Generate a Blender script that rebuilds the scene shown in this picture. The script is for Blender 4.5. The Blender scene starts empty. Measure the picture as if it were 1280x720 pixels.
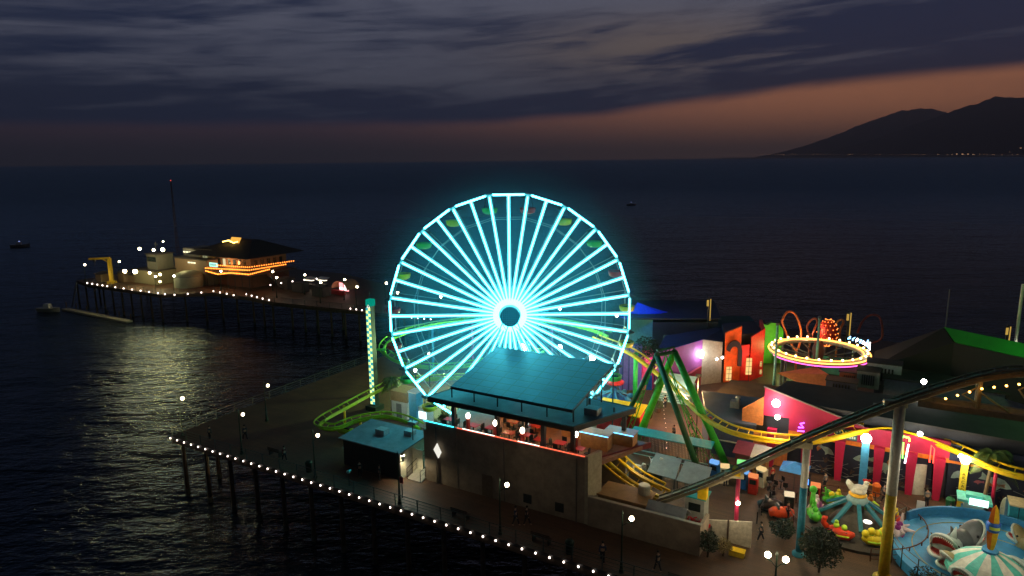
import bpy, math, random
from mathutils import Vector, Matrix, noise
random.seed(7)
R=math.radians; PI=math.pi
sc=bpy.context.scene; COL=sc.collection

# ---------------------------------------------------------------- camera maths (1280x720 reference frame)
FL=853.; CAMH=30.; PITCH=math.atan(160.5/FL); ROLL=math.atan(14/1280.)
def ray(px,py):
    x=px-640; y=py-360; c,s=math.cos(ROLL),math.sin(ROLL)
    xr=x*c-y*s; yr=x*s+y*c
    dx=xr/FL; dz=-yr/FL
    return Vector((dx, math.cos(PITCH)+dz*math.sin(PITCH), -math.sin(PITCH)+dz*math.cos(PITCH)))
def P(px,py,z=0.):
    r=ray(px,py); t=(z-CAMH)/r.z; return Vector((r.x*t,r.y*t,z))
def D(px,py,Y):
    r=ray(px,py); t=Y/r.y; return Vector((r.x*t,Y,CAMH+r.z*t))
# pier frame: u along the pier towards the shore, v across it
AX,AY=-38.4,72.1
TH=math.atan2(-.506,.8625); CT,ST=math.cos(TH),math.sin(TH)
def W(u,v,z=0.): return Vector((AX+u*CT-v*ST, AY+u*ST+v*CT, z))
def UV(p): dx,dy=p[0]-AX,p[1]-AY; return (dx*CT+dy*ST, -dx*ST+dy*CT)

# ---------------------------------------------------------------- materials
def nodes(m): 
    m.use_nodes=True; n=m.node_tree.nodes; n.clear(); return n,m.node_tree.links
_M={}
def mat(name,col,rough=.6,metal=0.,var=.25,scale=3.,bump=.0,spec=.4,dirt=.0):
    if name in _M: return _M[name]
    m=bpy.data.materials.new(name); n,l=nodes(m)
    o=n.new('ShaderNodeOutputMaterial'); b=n.new('ShaderNodeBsdfPrincipled')
    tc=n.new('ShaderNodeTexCoord'); nz=n.new('ShaderNodeTexNoise'); nz.inputs['Scale'].default_value=scale; nz.inputs['Detail'].default_value=6
    nz.inputs['Roughness'].default_value=.65
    l.new(tc.outputs['Object'],nz.inputs['Vector'])
    mr=n.new('ShaderNodeMapRange'); mr.inputs['From Min'].default_value=.3; mr.inputs['From Max'].default_value=.7
    mr.inputs['To Min'].default_value=1-var; mr.inputs['To Max'].default_value=1+var*.6
    l.new(nz.outputs['Fac'],mr.inputs['Value'])
    mx=n.new('ShaderNodeMix'); mx.data_type='RGBA'; mx.blend_type='MULTIPLY'; mx.inputs['Factor'].default_value=1
    mx.inputs['A'].default_value=(*col,1); l.new(mr.outputs['Result'],mx.inputs['B'])
    l.new(mx.outputs['Result'],b.inputs['Base Color'])
    b.inputs['Roughness'].default_value=rough; b.inputs['Metallic'].default_value=metal
    b.inputs['Specular IOR Level'].default_value=spec
    if bump:
        bp=n.new('ShaderNodeBump'); bp.inputs['Strength'].default_value=bump; bp.inputs['Distance'].default_value=.05
        l.new(nz.outputs['Fac'],bp.inputs['Height']); l.new(bp.outputs['Normal'],b.inputs['Normal'])
    l.new(b.outputs['BSDF'],o.inputs['Surface']); _M[name]=m; return m
def em(name,col,s):
    if name in _M: return _M[name]
    m=bpy.data.materials.new(name); n,l=nodes(m)
    o=n.new('ShaderNodeOutputMaterial'); e=n.new('ShaderNodeEmission')
    e.inputs['Color'].default_value=(*col,1); e.inputs['Strength'].default_value=s
    l.new(e.outputs[0],o.inputs['Surface']); _M[name]=m; return m
def brickmat(name,c1,c2,mortar,bw,bh,rough=.7,bump=.3,ms=.02,off=.5):
    if name in _M: return _M[name]
    m=bpy.data.materials.new(name); n,l=nodes(m)
    o=n.new('ShaderNodeOutputMaterial'); b=n.new('ShaderNodeBsdfPrincipled')
    tc=n.new('ShaderNodeTexCoord'); br=n.new('ShaderNodeTexBrick'); br.offset=off
    br.inputs['Scale'].default_value=1; br.inputs['Brick Width'].default_value=bw; br.inputs['Row Height'].default_value=bh
    br.inputs['Mortar Size'].default_value=ms; br.inputs['Color1'].default_value=(*c1,1); br.inputs['Color2'].default_value=(*c2,1)
    br.inputs['Mortar'].default_value=(*mortar,1); br.inputs['Mortar Smooth'].default_value=.2
    l.new(tc.outputs['Object'],br.inputs['Vector'])
    nz=n.new('ShaderNodeTexNoise'); nz.inputs['Scale'].default_value=.35; nz.inputs['Detail'].default_value=7; nz.inputs['Roughness'].default_value=.7
    l.new(tc.outputs['Object'],nz.inputs['Vector'])
    mr=n.new('ShaderNodeMapRange'); mr.inputs['From Min'].default_value=.3; mr.inputs['From Max'].default_value=.7
    mr.inputs['To Min'].default_value=.55; mr.inputs['To Max'].default_value=1.25; l.new(nz.outputs['Fac'],mr.inputs['Value'])
    mx=n.new('ShaderNodeMix'); mx.data_type='RGBA'; mx.blend_type='MULTIPLY'; mx.inputs['Factor'].default_value=1
    l.new(br.outputs['Color'],mx.inputs['A']); l.new(mr.outputs['Result'],mx.inputs['B'])
    l.new(mx.outputs['Result'],b.inputs['Base Color']); b.inputs['Roughness'].default_value=rough
    bp=n.new('ShaderNodeBump'); bp.inputs['Strength'].default_value=bump; bp.inputs['Distance'].default_value=.02; bp.invert=True
    l.new(br.outputs['Fac'],bp.inputs['Height']); l.new(bp.outputs['Normal'],b.inputs['Normal'])
    l.new(b.outputs['BSDF'],o.inputs['Surface']); _M[name]=m; return m

# ---------------------------------------------------------------- mesh builder
class MB:
    def __init__(s): s.v=[]; s.f=[]; s.m=[]; s.cur=0
    def add(s,vs,fs):
        k=len(s.v); s.v+=[tuple(p) for p in vs]; s.f+=[tuple(i+k for i in f) for f in fs]; s.m+=[s.cur]*len(fs); return s
    def box(s,c,d,rz=0.,taper=1.):
        x,y,z=d[0]/2,d[1]/2,d[2]/2; co,si=math.cos(rz),math.sin(rz); vs=[]
        for dz in (-1,1):
            k=taper if dz>0 else 1
            for dx,dy in ((-1,-1),(1,-1),(1,1),(-1,1)):
                a,b=dx*x*k,dy*y*k; vs.append((c[0]+a*co-b*si,c[1]+a*si+b*co,c[2]+dz*z))
        return s.add(vs,[(0,3,2,1),(4,5,6,7),(0,1,5,4),(1,2,6,5),(2,3,7,6),(3,0,4,7)])
    def box2(s,a,b): return s.box([(a[i]+b[i])/2 for i in range(3)],[abs(b[i]-a[i]) for i in range(3)])
    def bar(s,a,b,w,h=None,up=(0,0,1)):
        a,b=Vector(a),Vector(b); h=h or w; d=(b-a).normalized(); u=Vector(up)
        if abs(d.dot(u))>.98: u=Vector((1,0,0))
        x=d.cross(u).normalized(); y=x.cross(d); vs=[]
        for p in (a,b):
            for i,j in ((-1,-1),(1,-1),(1,1),(-1,1)): vs.append(p+x*i*w/2+y*j*h/2)
        return s.add(vs,[(0,3,2,1),(4,5,6,7),(0,1,5,4),(1,2,6,5),(2,3,7,6),(3,0,4,7)])
    def tube(s,pts,r,n=6,closed=False,caps=True):
        pts=[Vector(p) for p in pts]; N=len(pts); rs=r if isinstance(r,(list,tuple)) else [r]*N; vs=[]; fs=[]
        px=None
        for i,p in enumerate(pts):
            a=pts[(i-1)%N] if (closed or i>0) else p; b=pts[(i+1)%N] if (closed or i<N-1) else p
            d=(b-a); d=d.normalized() if d.length>1e-9 else Vector((0,0,1))
            if px is None:
                u=Vector((0,0,1)) if abs(d.z)<.9 else Vector((1,0,0)); px=d.cross(u).normalized()
            else:
                px=(px-d*px.dot(d)); px=px.normalized() if px.length>1e-6 else Vector((1,0,0))
            y=px.cross(d)
            for k in range(n):
                t=2*PI*k/n; vs.append(p+px*math.cos(t)*rs[i]+y*math.sin(t)*rs[i])
        for i in range(N if closed else N-1):
            j=(i+1)%N
            for k in range(n): fs.append((i*n+k,i*n+(k+1)%n,j*n+(k+1)%n,j*n+k))
        if caps and not closed:
            fs.append(tuple(range(n))); fs.append(tuple((N-1)*n+k for k in reversed(range(n))))
        return s.add(vs,fs)
    def lathe(s,c,prof,n=16,a0=0.,a1=2*PI):
        full=abs(a1-a0-2*PI)<1e-6; m=n if full else n+1; vs=[]; fs=[]
        for r,z in prof:
            for k in range(m):
                t=a0+(a1-a0)*k/n; vs.append((c[0]+r*math.cos(t),c[1]+r*math.sin(t),c[2]+z))
        for i in range(len(prof)-1):
            for k in range(n): fs.append((i*m+k,i*m+(k+1)%m,(i+1)*m+(k+1)%m,(i+1)*m+k))
        return s.add(vs,fs)
    def ball(s,c,r,n=10,q=6,sx=1.,sy=1.,sz=1.):
        vs=[(c[0],c[1],c[2]-r*sz)]; fs=[]
        for i in range(1,q):
            ph=-PI/2+PI*i/q
            for k in range(n):
                t=2*PI*k/n; vs.append((c[0]+r*sx*math.cos(ph)*math.cos(t),c[1]+r*sy*math.cos(ph)*math.sin(t),c[2]+r*sz*math.sin(ph)))
        vs.append((c[0],c[1],c[2]+r*sz)); e=len(vs)-1
        for k in range(n): fs.append((0,1+(k+1)%n,1+k)); fs.append((e,e-n+k,e-n+(k+1)%n))
        for i in range(q-2):
            for k in range(n): fs.append((1+i*n+k,1+i*n+(k+1)%n,1+(i+1)*n+(k+1)%n,1+(i+1)*n+k))
        return s.add(vs,fs)
    def prism(s,poly,z0,z1):
        n=len(poly); zt=z1 if isinstance(z1,(list,tuple)) else [z1]*n; zb=z0 if isinstance(z0,(list,tuple)) else [z0]*n
        vs=[(p[0],p[1],zb[i]) for i,p in enumerate(poly)]+[(p[0],p[1],zt[i]) for i,p in enumerate(poly)]
        fs=[tuple(reversed(range(n))),tuple(range(n,2*n))]+[(i,(i+1)%n,n+(i+1)%n,n+i) for i in range(n)]
        return s.add(vs,fs)
    def slab(s,c,t):      # 4+ corners, thickened along the face normal
        c=[Vector(p) for p in c]; nn=(c[1]-c[0]).cross(c[-1]-c[0]).normalized()*t; n=len(c)
        return s.add(c+[p+nn for p in c],[tuple(reversed(range(n))),tuple(range(n,2*n))]+[(i,(i+1)%n,n+(i+1)%n,n+i) for i in range(n)])
    def build(s,name,mats,parent=None,smooth=False,label=None,world=False):
        vs=s.v
        if world and parent is not None:
            inv=(Matrix.Translation(parent.location)@Matrix.Rotation(parent.rotation_euler.z,4,'Z')).inverted()
            vs=[tuple(inv@Vector(p)) for p in vs]
        me=bpy.data.meshes.new(name); me.from_pydata(vs,[],s.f); me.validate()
        if not isinstance(mats,(list,tuple)): mats=[mats]
        for m in mats: me.materials.append(m)
        if len(mats)>1 and len(me.polygons)==len(s.m):
            me.polygons.foreach_set('material_index',s.m)
        if smooth: me.polygons.foreach_set('use_smooth',[True]*len(me.polygons))
        # outward normals
        import bmesh
        bm=bmesh.new(); bm.from_mesh(me); bmesh.ops.recalc_face_normals(bm,faces=bm.faces); bm.to_mesh(me); bm.free()
        o=bpy.data.objects.new(name,me); COL.objects.link(o)
        if parent is not None: adopt(o,parent)
        if label: o['label']=label
        return o
def tag(o,label=None,cat=None,group=None,kind=None):
    if label: o['label']=label
    if cat: o['category']=cat
    if group: o['group']=group
    if kind: o['kind']=kind
    return o
def thing(name,label,cat,loc,rot=TH,group=None):      # Empty at the base; loc = world vector
    o=bpy.data.objects.new(name,None); COL.objects.link(o); o.location=Vector(loc); o.rotation_euler=(0,0,rot)
    o.empty_display_size=.3
    return tag(o,label,cat,group)
def pth(name,label,cat,u,v,z=0.,rot=0.,group=None): return thing(name,label,cat,W(u,v,z),TH+rot,group)
CH={}
def kids(o): return CH.get(o.name,[])
def adopt(c,p): c.parent=p; CH.setdefault(p.name,[]).append(c)
def dup(o,loc=None,rot=None,label=None,group=None,parent=None,scale=None):
    ch=list(kids(o)); c=o.copy(); COL.objects.link(c)
    if parent is not None: adopt(c,parent)
    if loc is not None: c.location=Vector(loc)
    if rot is not None: c.rotation_euler=(0,0,rot)
    if label: c['label']=label
    if group: c['group']=group
    if scale: c.scale=(scale,)*3
    for k in ch: dup(k,parent=c)
    return c
def lamp(name,kind,loc,power,col,parent=None,size=.3,rotdir=None,spot=60,blend=.6):
    ld=bpy.data.lights.new(name,kind); ld.energy=power; ld.color=col
    if kind in('POINT','SPOT'): ld.shadow_soft_size=size
    if kind=='AREA': ld.size=size
    if kind=='SPOT': ld.spot_size=R(spot); ld.spot_blend=blend
    o=bpy.data.objects.new(name,ld); COL.objects.link(o); o.location=Vector(loc)
    if rotdir is not None: o.rotation_euler=Vector(rotdir).to_track_quat('-Z','Y').to_euler()
    if parent is not None: adopt(o,parent)
    return o
# common materials
STEEL=mat('painted_steel',(.12,.13,.13),.45,.3)
BLACK=mat('black_paint',(.012,.013,.014),.5)
WHITE=mat('white_paint',(.72,.72,.70),.5,var=.15)
CREAM=mat('cream_paint',(.62,.58,.42),.6,var=.2)
GREEN=mat('green_paint',(.05,.5,.03),.4)
LIME=mat('lime_yellow_paint',(.42,.68,.02),.4)
YEL=mat('yellow_paint',(.85,.55,.01),.4,var=.2)
BLUE=mat('blue_paint',(.02,.13,.42),.45)
SKYB=mat('sky_blue_paint',(.06,.32,.55),.5)
TEAL=mat('teal_paint',(.02,.36,.38),.5)
MAG=mat('magenta_paint',(.40,.008,.05),.55,var=.15)
RED=mat('red_paint',(.62,.015,.01),.45)
ORANGE=mat('orange_paint',(.8,.2,.01),.5)
PURPLE=mat('purple_paint',(.28,.09,.42),.6)
WOOD=mat('weathered_wood',(.07,.047,.03),.8,var=.45,scale=2)
GLOBE=em('warm_lamp_glass',(1,.8,.5),18)
BULB=em('white_bulb',(1,.84,.74),6)
WHITEL=em('white_flood_lens',(1,.93,.8),40)
FIX=mat('fixture_metal',(.04,.04,.04),.4,.6)
DKGREEN=mat('dark_green_iron',(.01,.03,.02),.5,.3)
# ================================================================ SETTING
def sky():
    w=bpy.data.worlds.new('World'); sc.world=w; w.use_nodes=True; n=w.node_tree.nodes; l=w.node_tree.links; n.clear()
    def N(t,**k):
        x=n.new(t)
        for a,b in k.items(): setattr(x,a,b)
        return x
    def M(op,a,b=None,c=None,clamp=False):
        x=N('ShaderNodeMath',operation=op,use_clamp=clamp)
        for i,q in enumerate((a,b,c)):
            if q is None: continue
            if isinstance(q,(int,float)): x.inputs[i].default_value=q
            else: l.new(q,x.inputs[i])
        return x.outputs[0]
    def MIX(f,a,b):
        x=N('ShaderNodeMix',data_type='RGBA')
        for k,q in (('Factor',f),('A',a),('B',b)):
            i=x.inputs[k] if k=='Factor' else [z for z in x.inputs if z.name==k and z.type=='RGBA'][0]
            if isinstance(q,(int,float)): i.default_value=q
            elif isinstance(q,tuple): i.default_value=(*q,1)
            else: l.new(q,i)
        return [z for z in x.outputs if z.type=='RGBA'][0]
    def SS(x,a,b): 
        m=N('ShaderNodeMapRange',interpolation_type='SMOOTHSTEP'); l.new(x,m.inputs['Value'])
        m.inputs['From Min'].default_value=a; m.inputs['From Max'].default_value=b; return m.outputs['Result']
    tc=N('ShaderNodeTexCoord'); sp=N('ShaderNodeSeparateXYZ'); l.new(tc.outputs['Generated'],sp.inputs[0])
    X,Y,Z=sp.outputs
    az=M('ARCTAN2',X,Y)            # 0 straight ahead, + to the right, radians (+-.64 in frame)
    el=M('ARCSINE',Z)
    # streaky noise in a cloud-deck plane
    def streak(sx,sy,off,detail=6,rough=.55,dist=.6):
        cx=M('MULTIPLY',az,sx); cy=M('MULTIPLY_ADD',az,-.055*sy,M('MULTIPLY',el,sy))
        cv=N('ShaderNodeCombineXYZ'); l.new(cx,cv.inputs[0]); l.new(cy,cv.inputs[1]); cv.inputs[2].default_value=off
        z=N('ShaderNodeTexNoise'); z.inputs['Scale'].default_value=1; z.inputs['Detail'].default_value=detail; z.inputs['Roughness'].default_value=rough
        z.inputs['Distortion'].default_value=dist
        l.new(cv.outputs[0],z.inputs['Vector']); return z.outputs['Fac']
    big=streak(2.2,14,1.3); mid=streak(4.5,45,5.1); fine=streak(9,110,9.2)
    edge=streak(3.,8,3.3)
    rightness=SS(az,-.35,.62)
    # clear band near the horizon
    band_lo=MIX(rightness,(.030,.024,.031),(.085,.052,.045))
    band_hi=MIX(rightness,(.125,.058,.078),(.80,.30,.13))
    band=MIX(SS(el,.008,.085),band_lo,band_hi)
    # cloud base: edge of the deck rises to the right
    e0=M('ADD',M('MULTIPLY',SS(az,-.1,.6),.050),.047)
    e1=M('ADD',e0,M('MULTIPLY',M('SUBTRACT',edge,.5),.022))
    rel=M('SUBTRACT',el,e1)
    cover=SS(rel,-.006,.012)
    # colours inside the deck
    dark=(.014,.023,.062); grey=(.122,.128,.180); warm=(.21,.155,.125)
    t=M('ADD',M('MULTIPLY',big,.49),M('ADD',M('MULTIPLY',mid,.42),M('MULTIPLY',fine,.13)))
    lift=M('SUBTRACT',M('MULTIPLY',SS(rel,.012,.075),.15),.09)
    # long dark bar running up to the right
    bar=M('SUBTRACT',el,M('MULTIPLY_ADD',az,.075,.118))
    barm=M('MULTIPLY',M('SUBTRACT',1.,M('MULTIPLY',SS(bar,-.03,.0),SS(M('MULTIPLY',bar,-1.),-.035,.0))),1.)
    barm=M('SUBTRACT',1.,barm)
    barm=M('MULTIPLY',barm,SS(az,.08,.4))
    tt=M('SUBTRACT',M('ADD',t,lift),M('MULTIPLY',barm,.16))
    c1=MIX(SS(tt,.46,.66),dark,grey)
    d1=M('DIVIDE',M('SUBTRACT',az,.21),.2); d2=M('DIVIDE',M('SUBTRACT',el,.148),.04)
    wm=M('EXPONENT',M('MULTIPLY',M('ADD',M('MULTIPLY',d1,d1),M('MULTIPLY',d2,d2)),-1.))
    wm=M('MULTIPLY',M('MULTIPLY',wm,SS(tt,.46,.6)),.8)
    c2=MIX(wm,c1,warm)
    col=MIX(cover,band,c2)
    # higher up and behind the camera the dusk deck gets darker
    high=SS(el,.25,.5); col=MIX(M('MULTIPLY',high,.92),col,(.008,.014,.025))
    back=SS(Y,.1,-.5); col=MIX(back,col,(.010,.012,.020))
    below=SS(Z,.0,-.02); col=MIX(below,col,(.004,.005,.008))
    st=N('ShaderNodeTexSky'); st.sky_type='NISHITA'; st.sun_disc=False; st.sun_elevation=R(-1.5); st.sun_rotation=R(38); st.altitude=30
    bg1=N('ShaderNodeBackground'); l.new(st.outputs[0],bg1.inputs['Color']); bg1.inputs['Strength'].default_value=.002
    bg2=N('ShaderNodeBackground'); l.new(col,bg2.inputs['Color']); bg2.inputs['Strength'].default_value=1.
    ad=N('ShaderNodeAddShader'); l.new(bg1.outputs[0],ad.inputs[0]); l.new(bg2.outputs[0],ad.inputs[1])
    o=N('ShaderNodeOutputWorld'); l.new(ad.outputs[0],o.inputs['Surface'])
sky()
sun=bpy.data.lights.new('sun','SUN'); sun.energy=.002; sun.angle=R(12); sun.color=(1,.6,.4)
so=bpy.data.objects.new('sun',sun); COL.objects.link(so); so.rotation_euler=Vector((-.6,-.78,-.12)).to_track_quat('-Z','Y').to_euler()

def water_mat():
    m=bpy.data.materials.new('sea_water'); n,l=nodes(m)
    o=n.new('ShaderNodeOutputMaterial'); b=n.new('ShaderNodeBsdfPrincipled')
    b.inputs['Base Color'].default_value=(.0012,.0035,.007,1); b.inputs['Roughness'].default_value=.16; rough=b.inputs['Roughness']; b.inputs['IOR'].default_value=1.33; b.inputs['Specular Tint'].default_value=(.55,.75,1,1)
    g=n.new('ShaderNodeNewGeometry')
    def nz(s,d,ax,off=0,rot=.25):
        mp=n.new('ShaderNodeMapping'); mp.inputs['Scale'].default_value=(s*ax,s,1); mp.inputs['Rotation'].default_value=(0,0,rot)
        mp.inputs['Location'].default_value=(off,off,0)
        l.new(g.outputs['Position'],mp.inputs['Vector']); t=n.new('ShaderNodeTexNoise'); t.inputs['Scale'].default_value=1
        t.inputs['Detail'].default_value=d; t.inputs['Roughness'].default_value=.6; l.new(mp.outputs[0],t.inputs['Vector']); return t.outputs['Fac']
    ln=n.new('ShaderNodeVectorMath'); ln.operation='LENGTH'; l.new(g.outputs['Position'],ln.inputs[0]); mr=n.new('ShaderNodeMapRange'); l.new(ln.outputs['Value'],mr.inputs['Value'])
    mr.inputs['From Min'].default_value=90; mr.inputs['From Max'].default_value=900; mr.inputs['To Min'].default_value=.09; mr.inputs['To Max'].default_value=.5; l.new(mr.outputs['Result'],rough)
    a=nz(.05,2,.35); c=nz(.22,4,.45,7); e=nz(.9,4,.6,3)
    def ma(x,k,y=None):
        t=n.new('ShaderNodeMath'); t.operation='MULTIPLY_ADD'; l.new(x,t.inputs[0]); t.inputs[1].default_value=k
        if y is None: t.inputs[2].default_value=0
        else: l.new(y,t.inputs[2])
        return t.outputs[0]
    h=ma(a,2.6,ma(c,1.5,ma(e,.42)))
    bp=n.new('ShaderNodeBump'); bp.inputs['Strength'].default_value=1; bp.inputs['Distance'].default_value=.95
    l.new(h,bp.inputs['Height']); l.new(bp.outputs['Normal'],b.inputs['Normal'])
    gl=n.new('ShaderNodeBsdfGlossy'); gl.inputs['Color'].default_value=(.50,.66,.82,1); l.new(mr.outputs['Result'],gl.inputs['Roughness']); l.new(bp.outputs['Normal'],gl.inputs['Normal'])
    df=n.new('ShaderNodeBsdfDiffuse'); df.inputs['Color'].default_value=(.003,.008,.016,1)
    fr=n.new('ShaderNodeFresnel'); fr.inputs['IOR'].default_value=1.33; l.new(bp.outputs['Normal'],fr.inputs['Normal'])
    mx=n.new('ShaderNodeMixShader'); l.new(fr.outputs[0],mx.inputs[0]); l.new(df.outputs[0],mx.inputs[1]); l.new(gl.outputs[0],mx.inputs[2])
    n.remove(b); l.new(mx.outputs[0],o.inputs['Surface']); return m
ZW=-7.
q=MB(); S_=21000
q.add([(-S_,-900,ZW),(S_,-900,ZW),(S_,S_,ZW),(-S_,S_,ZW)],[(0,1,2,3)])
tag(q.build('sea_water',water_mat()),'dark rippled ocean water around the pier','sea',kind='structure')

# mountains: real ridges receding to the left along the coast
def mountains():
    prof=[(945,196),(975,190),(1000,183),(1035,171),(1060,161),(1085,150),(1100,145),(1120,137),(1150,132),(1170,133),(1190,140),(1230,150),(1300,160)]
    def yy(x,pf):
        for (a,b),(c,d) in zip(pf,pf[1:]):
            if a<=x<=c: return b+(d-b)*(x-a)/(c-a)
        return pf[-1][1]
    def ridge(pf,dist,name,label,depth,seed,mt):
        m=MB(); nx,ny=170,14; x0,x1=pf[0][0],pf[-1][0]; vs=[]
        for i in range(nx):
            px=x0+(x1-x0)*i/(nx-1); Y=dist(px); top=D(px,yy(px,pf),Y); H=max(top.z-ZW,1)
            dr=Vector((top.x,top.y,0)).normalized()
            for j in range(ny):
                t=j/(ny-1); s=(1-abs(2*t-1))          # up then down
                back=(t-.5)*depth*H*2.2/ (1)
                nv=noise.fractal(Vector((px*.018+seed,t*5+seed,0)),1.,2.,6)
                nr=noise.fractal(Vector((px*.09+seed,t*2,3)),1.,2.,4)
                h=H*(s**.8)*(1+ (nv*.35)*(1-s) ) + H*.035*nr*s
                p=Vector((top.x,top.y,0))+dr*back
                vs.append((p.x,p.y,ZW-1+max(h,0)))
        fs=[(i*ny+j,(i+1)*ny+j,(i+1)*ny+j+1,i*ny+j+1) for i in range(nx-1) for j in range(ny-1)]
        m.add(vs,fs); o=m.build(name,mt,smooth=True); tag(o,label,'mountains',kind='structure')
    hill=mat('chaparral_hillside',(.03,.028,.02),.95,var=.4,scale=.004)
    ridge(prof,lambda px:17000+max(0,1290-px)*3,'mountains','far mountain ridge along the coast fading left',1.2,2.1,hill)
    pf2=[(985,196),(1030,190),(1070,180),(1105,168),(1135,156),(1160,147),(1180,139),(1200,131),(1220,126),(1240,118),(1258,116),(1280,118),(1330,112),(1400,120),(1500,110),(1650,130)]
    ridge(pf2,lambda px:12000+max(0,1290-px)*16,'hills','nearer dark mountain slope at the right edge',.8,8.4,hill)
mountains()
# shoreline at their foot, with scattered town lights
m=MB()
pts=[(900,195.3),(980,195.5),(1060,195.2),(1150,194.6),(1220,194.3),(1290,193.8),(1500,192)]
L0=[]
for px,py in pts:
    p=P(px,py,ZW+.5); s=min(1,(10500+(1290-min(px,1290))*17)/p.y); p=Vector((p.x*s,p.y*s,ZW)); L0.append(p)
vs=[]; 
for p in L0:
    d=Vector((p.x,p.y,0)).normalized(); vs+= [(p.x,p.y,ZW-1),(p.x,p.y,ZW+9),(p.x+d.x*700,p.y+d.y*700,ZW+26)]
m.add(vs,[(i*3+k,(i+1)*3+k,(i+1)*3+k+1,i*3+k+1) for i in range(len(L0)-1) for k in range(2)])
tag(m.build('shore',mat('pale_beach_sand',(.42,.38,.32),.9)),'pale thin strip of distant beach under the mountains','shore',kind='structure')
def far_lights():
    rt=thing('town_lights','scattered warm town lights and added dim ones along the far coast under the mountains','town lights',(4300,5000,ZW+10),0)
    m=MB(); rnd=random.Random(3)
    spots=[(924,194,1.),(980,193.5,1.),(1066,193,.9),(1190,193,1.),(1196,192.5,1.6),(1203,192.7,1.8),(1210,192.6,1.6),(1216,193,1.2),(1276,185,1.2),(1262,190,.7),(1143,193,.8)]
    for i in range(110): spots.append((rnd.uniform(905,1279),193.3+rnd.uniform(-.8,.3),rnd.uniform(.35,.7)))  # dim extra lights added to draw the pale coast line
    for px,py,k in spots:
        p=D(px,py,9800+(1290-px)*16); m.ball(p,9.*k,6,4,sz=.6)
    m.build('house_lights',em('distant_warm_light',(1,.55,.3),.75),rt,world=True)['kind']='stuff'
far_lights()

# ---------------------------------------------------------------- pier deck
PLANK=brickmat('deck_planks',(.105,.052,.024),(.075,.038,.018),(.012,.008,.006),4.2,.22,.62,.35,.012)
def deck():
    park=[(0,0),(125,0),(125,82),(-4,82),(-4,62),(0,59)]
    far=[(-4,59.6),(-21,59.3),(-49,56.6),(-60,58.2),(-70.7,57.6),(-80.4,50.5),(-110.5,50.3),(-119,52),(-119,92),(-62,92),(-40,84),(-4,80)]
    for nm,poly,z,lb in (('pier_deck',park,0,'wide plank deck of the amusement pier'),('pier_walkway',far,-.004,'narrow far plank deck running out to the pier head')):
        m=MB(); m.prism(poly,-.28+z,z); o=m.build(nm,PLANK); o.location=W(0,0); o.rotation_euler.z=TH; tag(o,lb,'pier deck',kind='structure')
        m=MB(); N=len(poly)
        cx=sum(p[0] for p in poly)/N; cy=sum(p[1] for p in poly)/N
        for i in range(N):
            a,b=poly[i],poly[(i+1)%N]
            a=(a[0]+(cx-a[0])*.004,a[1]+(cy-a[1])*.004); b=(b[0]+(cx-b[0])*.004,b[1]+(cy-b[1])*.004)
            m.bar((a[0],a[1],z-.55),(b[0],b[1],z-.55),.3,.5)
        x0=min(p[0] for p in poly)+1; x1=max(p[0] for p in poly)-1
        lo,hi=(1,80) if nm=='pier_deck' else (61,79)
        for k in range(14): 
            y=lo+(hi-lo)*k/13; m.bar((x0+4,y,z-.5),(x1-4,y,z-.5),.3,.42)
        o=m.build('pier_beams',WOOD); o.location=W(0,0); o.rotation_euler.z=TH; tag(o,'heavy timber edge beams under the '+('park deck' if lo==1 else 'far walkway'),'pier beams',kind='structure')
deck()
def piles():
    m=MB(); m.tube([(0,0,-9.5),(0,0,-4),(0,0,-.8)],[.24,.22,.2],8); m.cur=1
    m.tube([(0,0,-8),(0,0,-6.4)],.27,8)
    src=m.build('pier_pile',[WOOD,mat('wet_barnacles',(.03,.035,.03),.9,bump=.6,scale=12)],smooth=True)
    spots=[(u,.7) for u in range(1,62,4)]+[(.8,v) for v in range(5,58,5)]
    spots+=[(u,60.6) for u in range(-48,-4,4)]+[(-52,58.8),(-56,59.6),(-60,60),(-65,59.5),(-70,59.2),(-73,57),(-77,54.5)]+[(u,51.6) for u in range(-118,-80,4)]
    spots+=[(-118,v) for v in (57,63,70,78)]+[(u,66) for u in range(-46,-6,8)]
    for i,(u,v) in enumerate(spots):
        o=src if i==0 else dup(src); o.location=W(u,v); o.rotation_euler.z=i
        far_=u<-4
        tag(o,'round timber pile holding up the edge of the '+('far pier walkway' if far_ else 'amusement deck'),'pile','timber piles under the '+('far pier' if far_ else 'amusement deck'))
piles()

# ---------------------------------------------------------------- railings
def railing(label,pts,step=2.4,h=1.08,mt=None,name='deck_railing'):
    mt=mt or mat('railing_paint',(.05,.07,.065),.5,.3)
    rt=thing(name,label,'railing',W(*pts[0]),TH); o0=pts[0]
    m=MB(); loc=[(p[0]-o0[0],p[1]-o0[1]) for p in pts]
    for a,b in zip(loc,loc[1:]):
        for z,r in ((h,.035),(h*.72,.018),(h*.45,.018),(h*.18,.018)): m.tube([(a[0],a[1],z),(b[0],b[1],z)],r,5)
    m.build('rails',mt,rt)
    m=MB(); m.box((0,0,h/2),(.07,.07,h)); m.box((0,0,.02),(.16,.16,.04)); src=None
    for a,b in zip(loc,loc[1:]):
        L=math.dist(a,b); k=max(1,int(L/step))
        for i in range(k):
            x=a[0]+(b[0]-a[0])*i/k; y=a[1]+(b[1]-a[1])*i/k
            if src is None: src=m.build('post',mt,rt); o=src
            else: o=dup(src,parent=rt)
            o.location=(x,y,0)
    return rt
railing('long dark pipe railing along the near edge of the promenade',[(0.15,.15),(84,.15)])
railing('pipe railing along the left end of the park deck',[(.15,.6),(.15,58)],2.6)
railing('railing along the bowed near edge of the far pier head',[(-49,56.9),(-60,58.5),(-70.7,58),(-80.4,50.9),(-110.5,50.7),(-118,52.4)],3.2)
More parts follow.
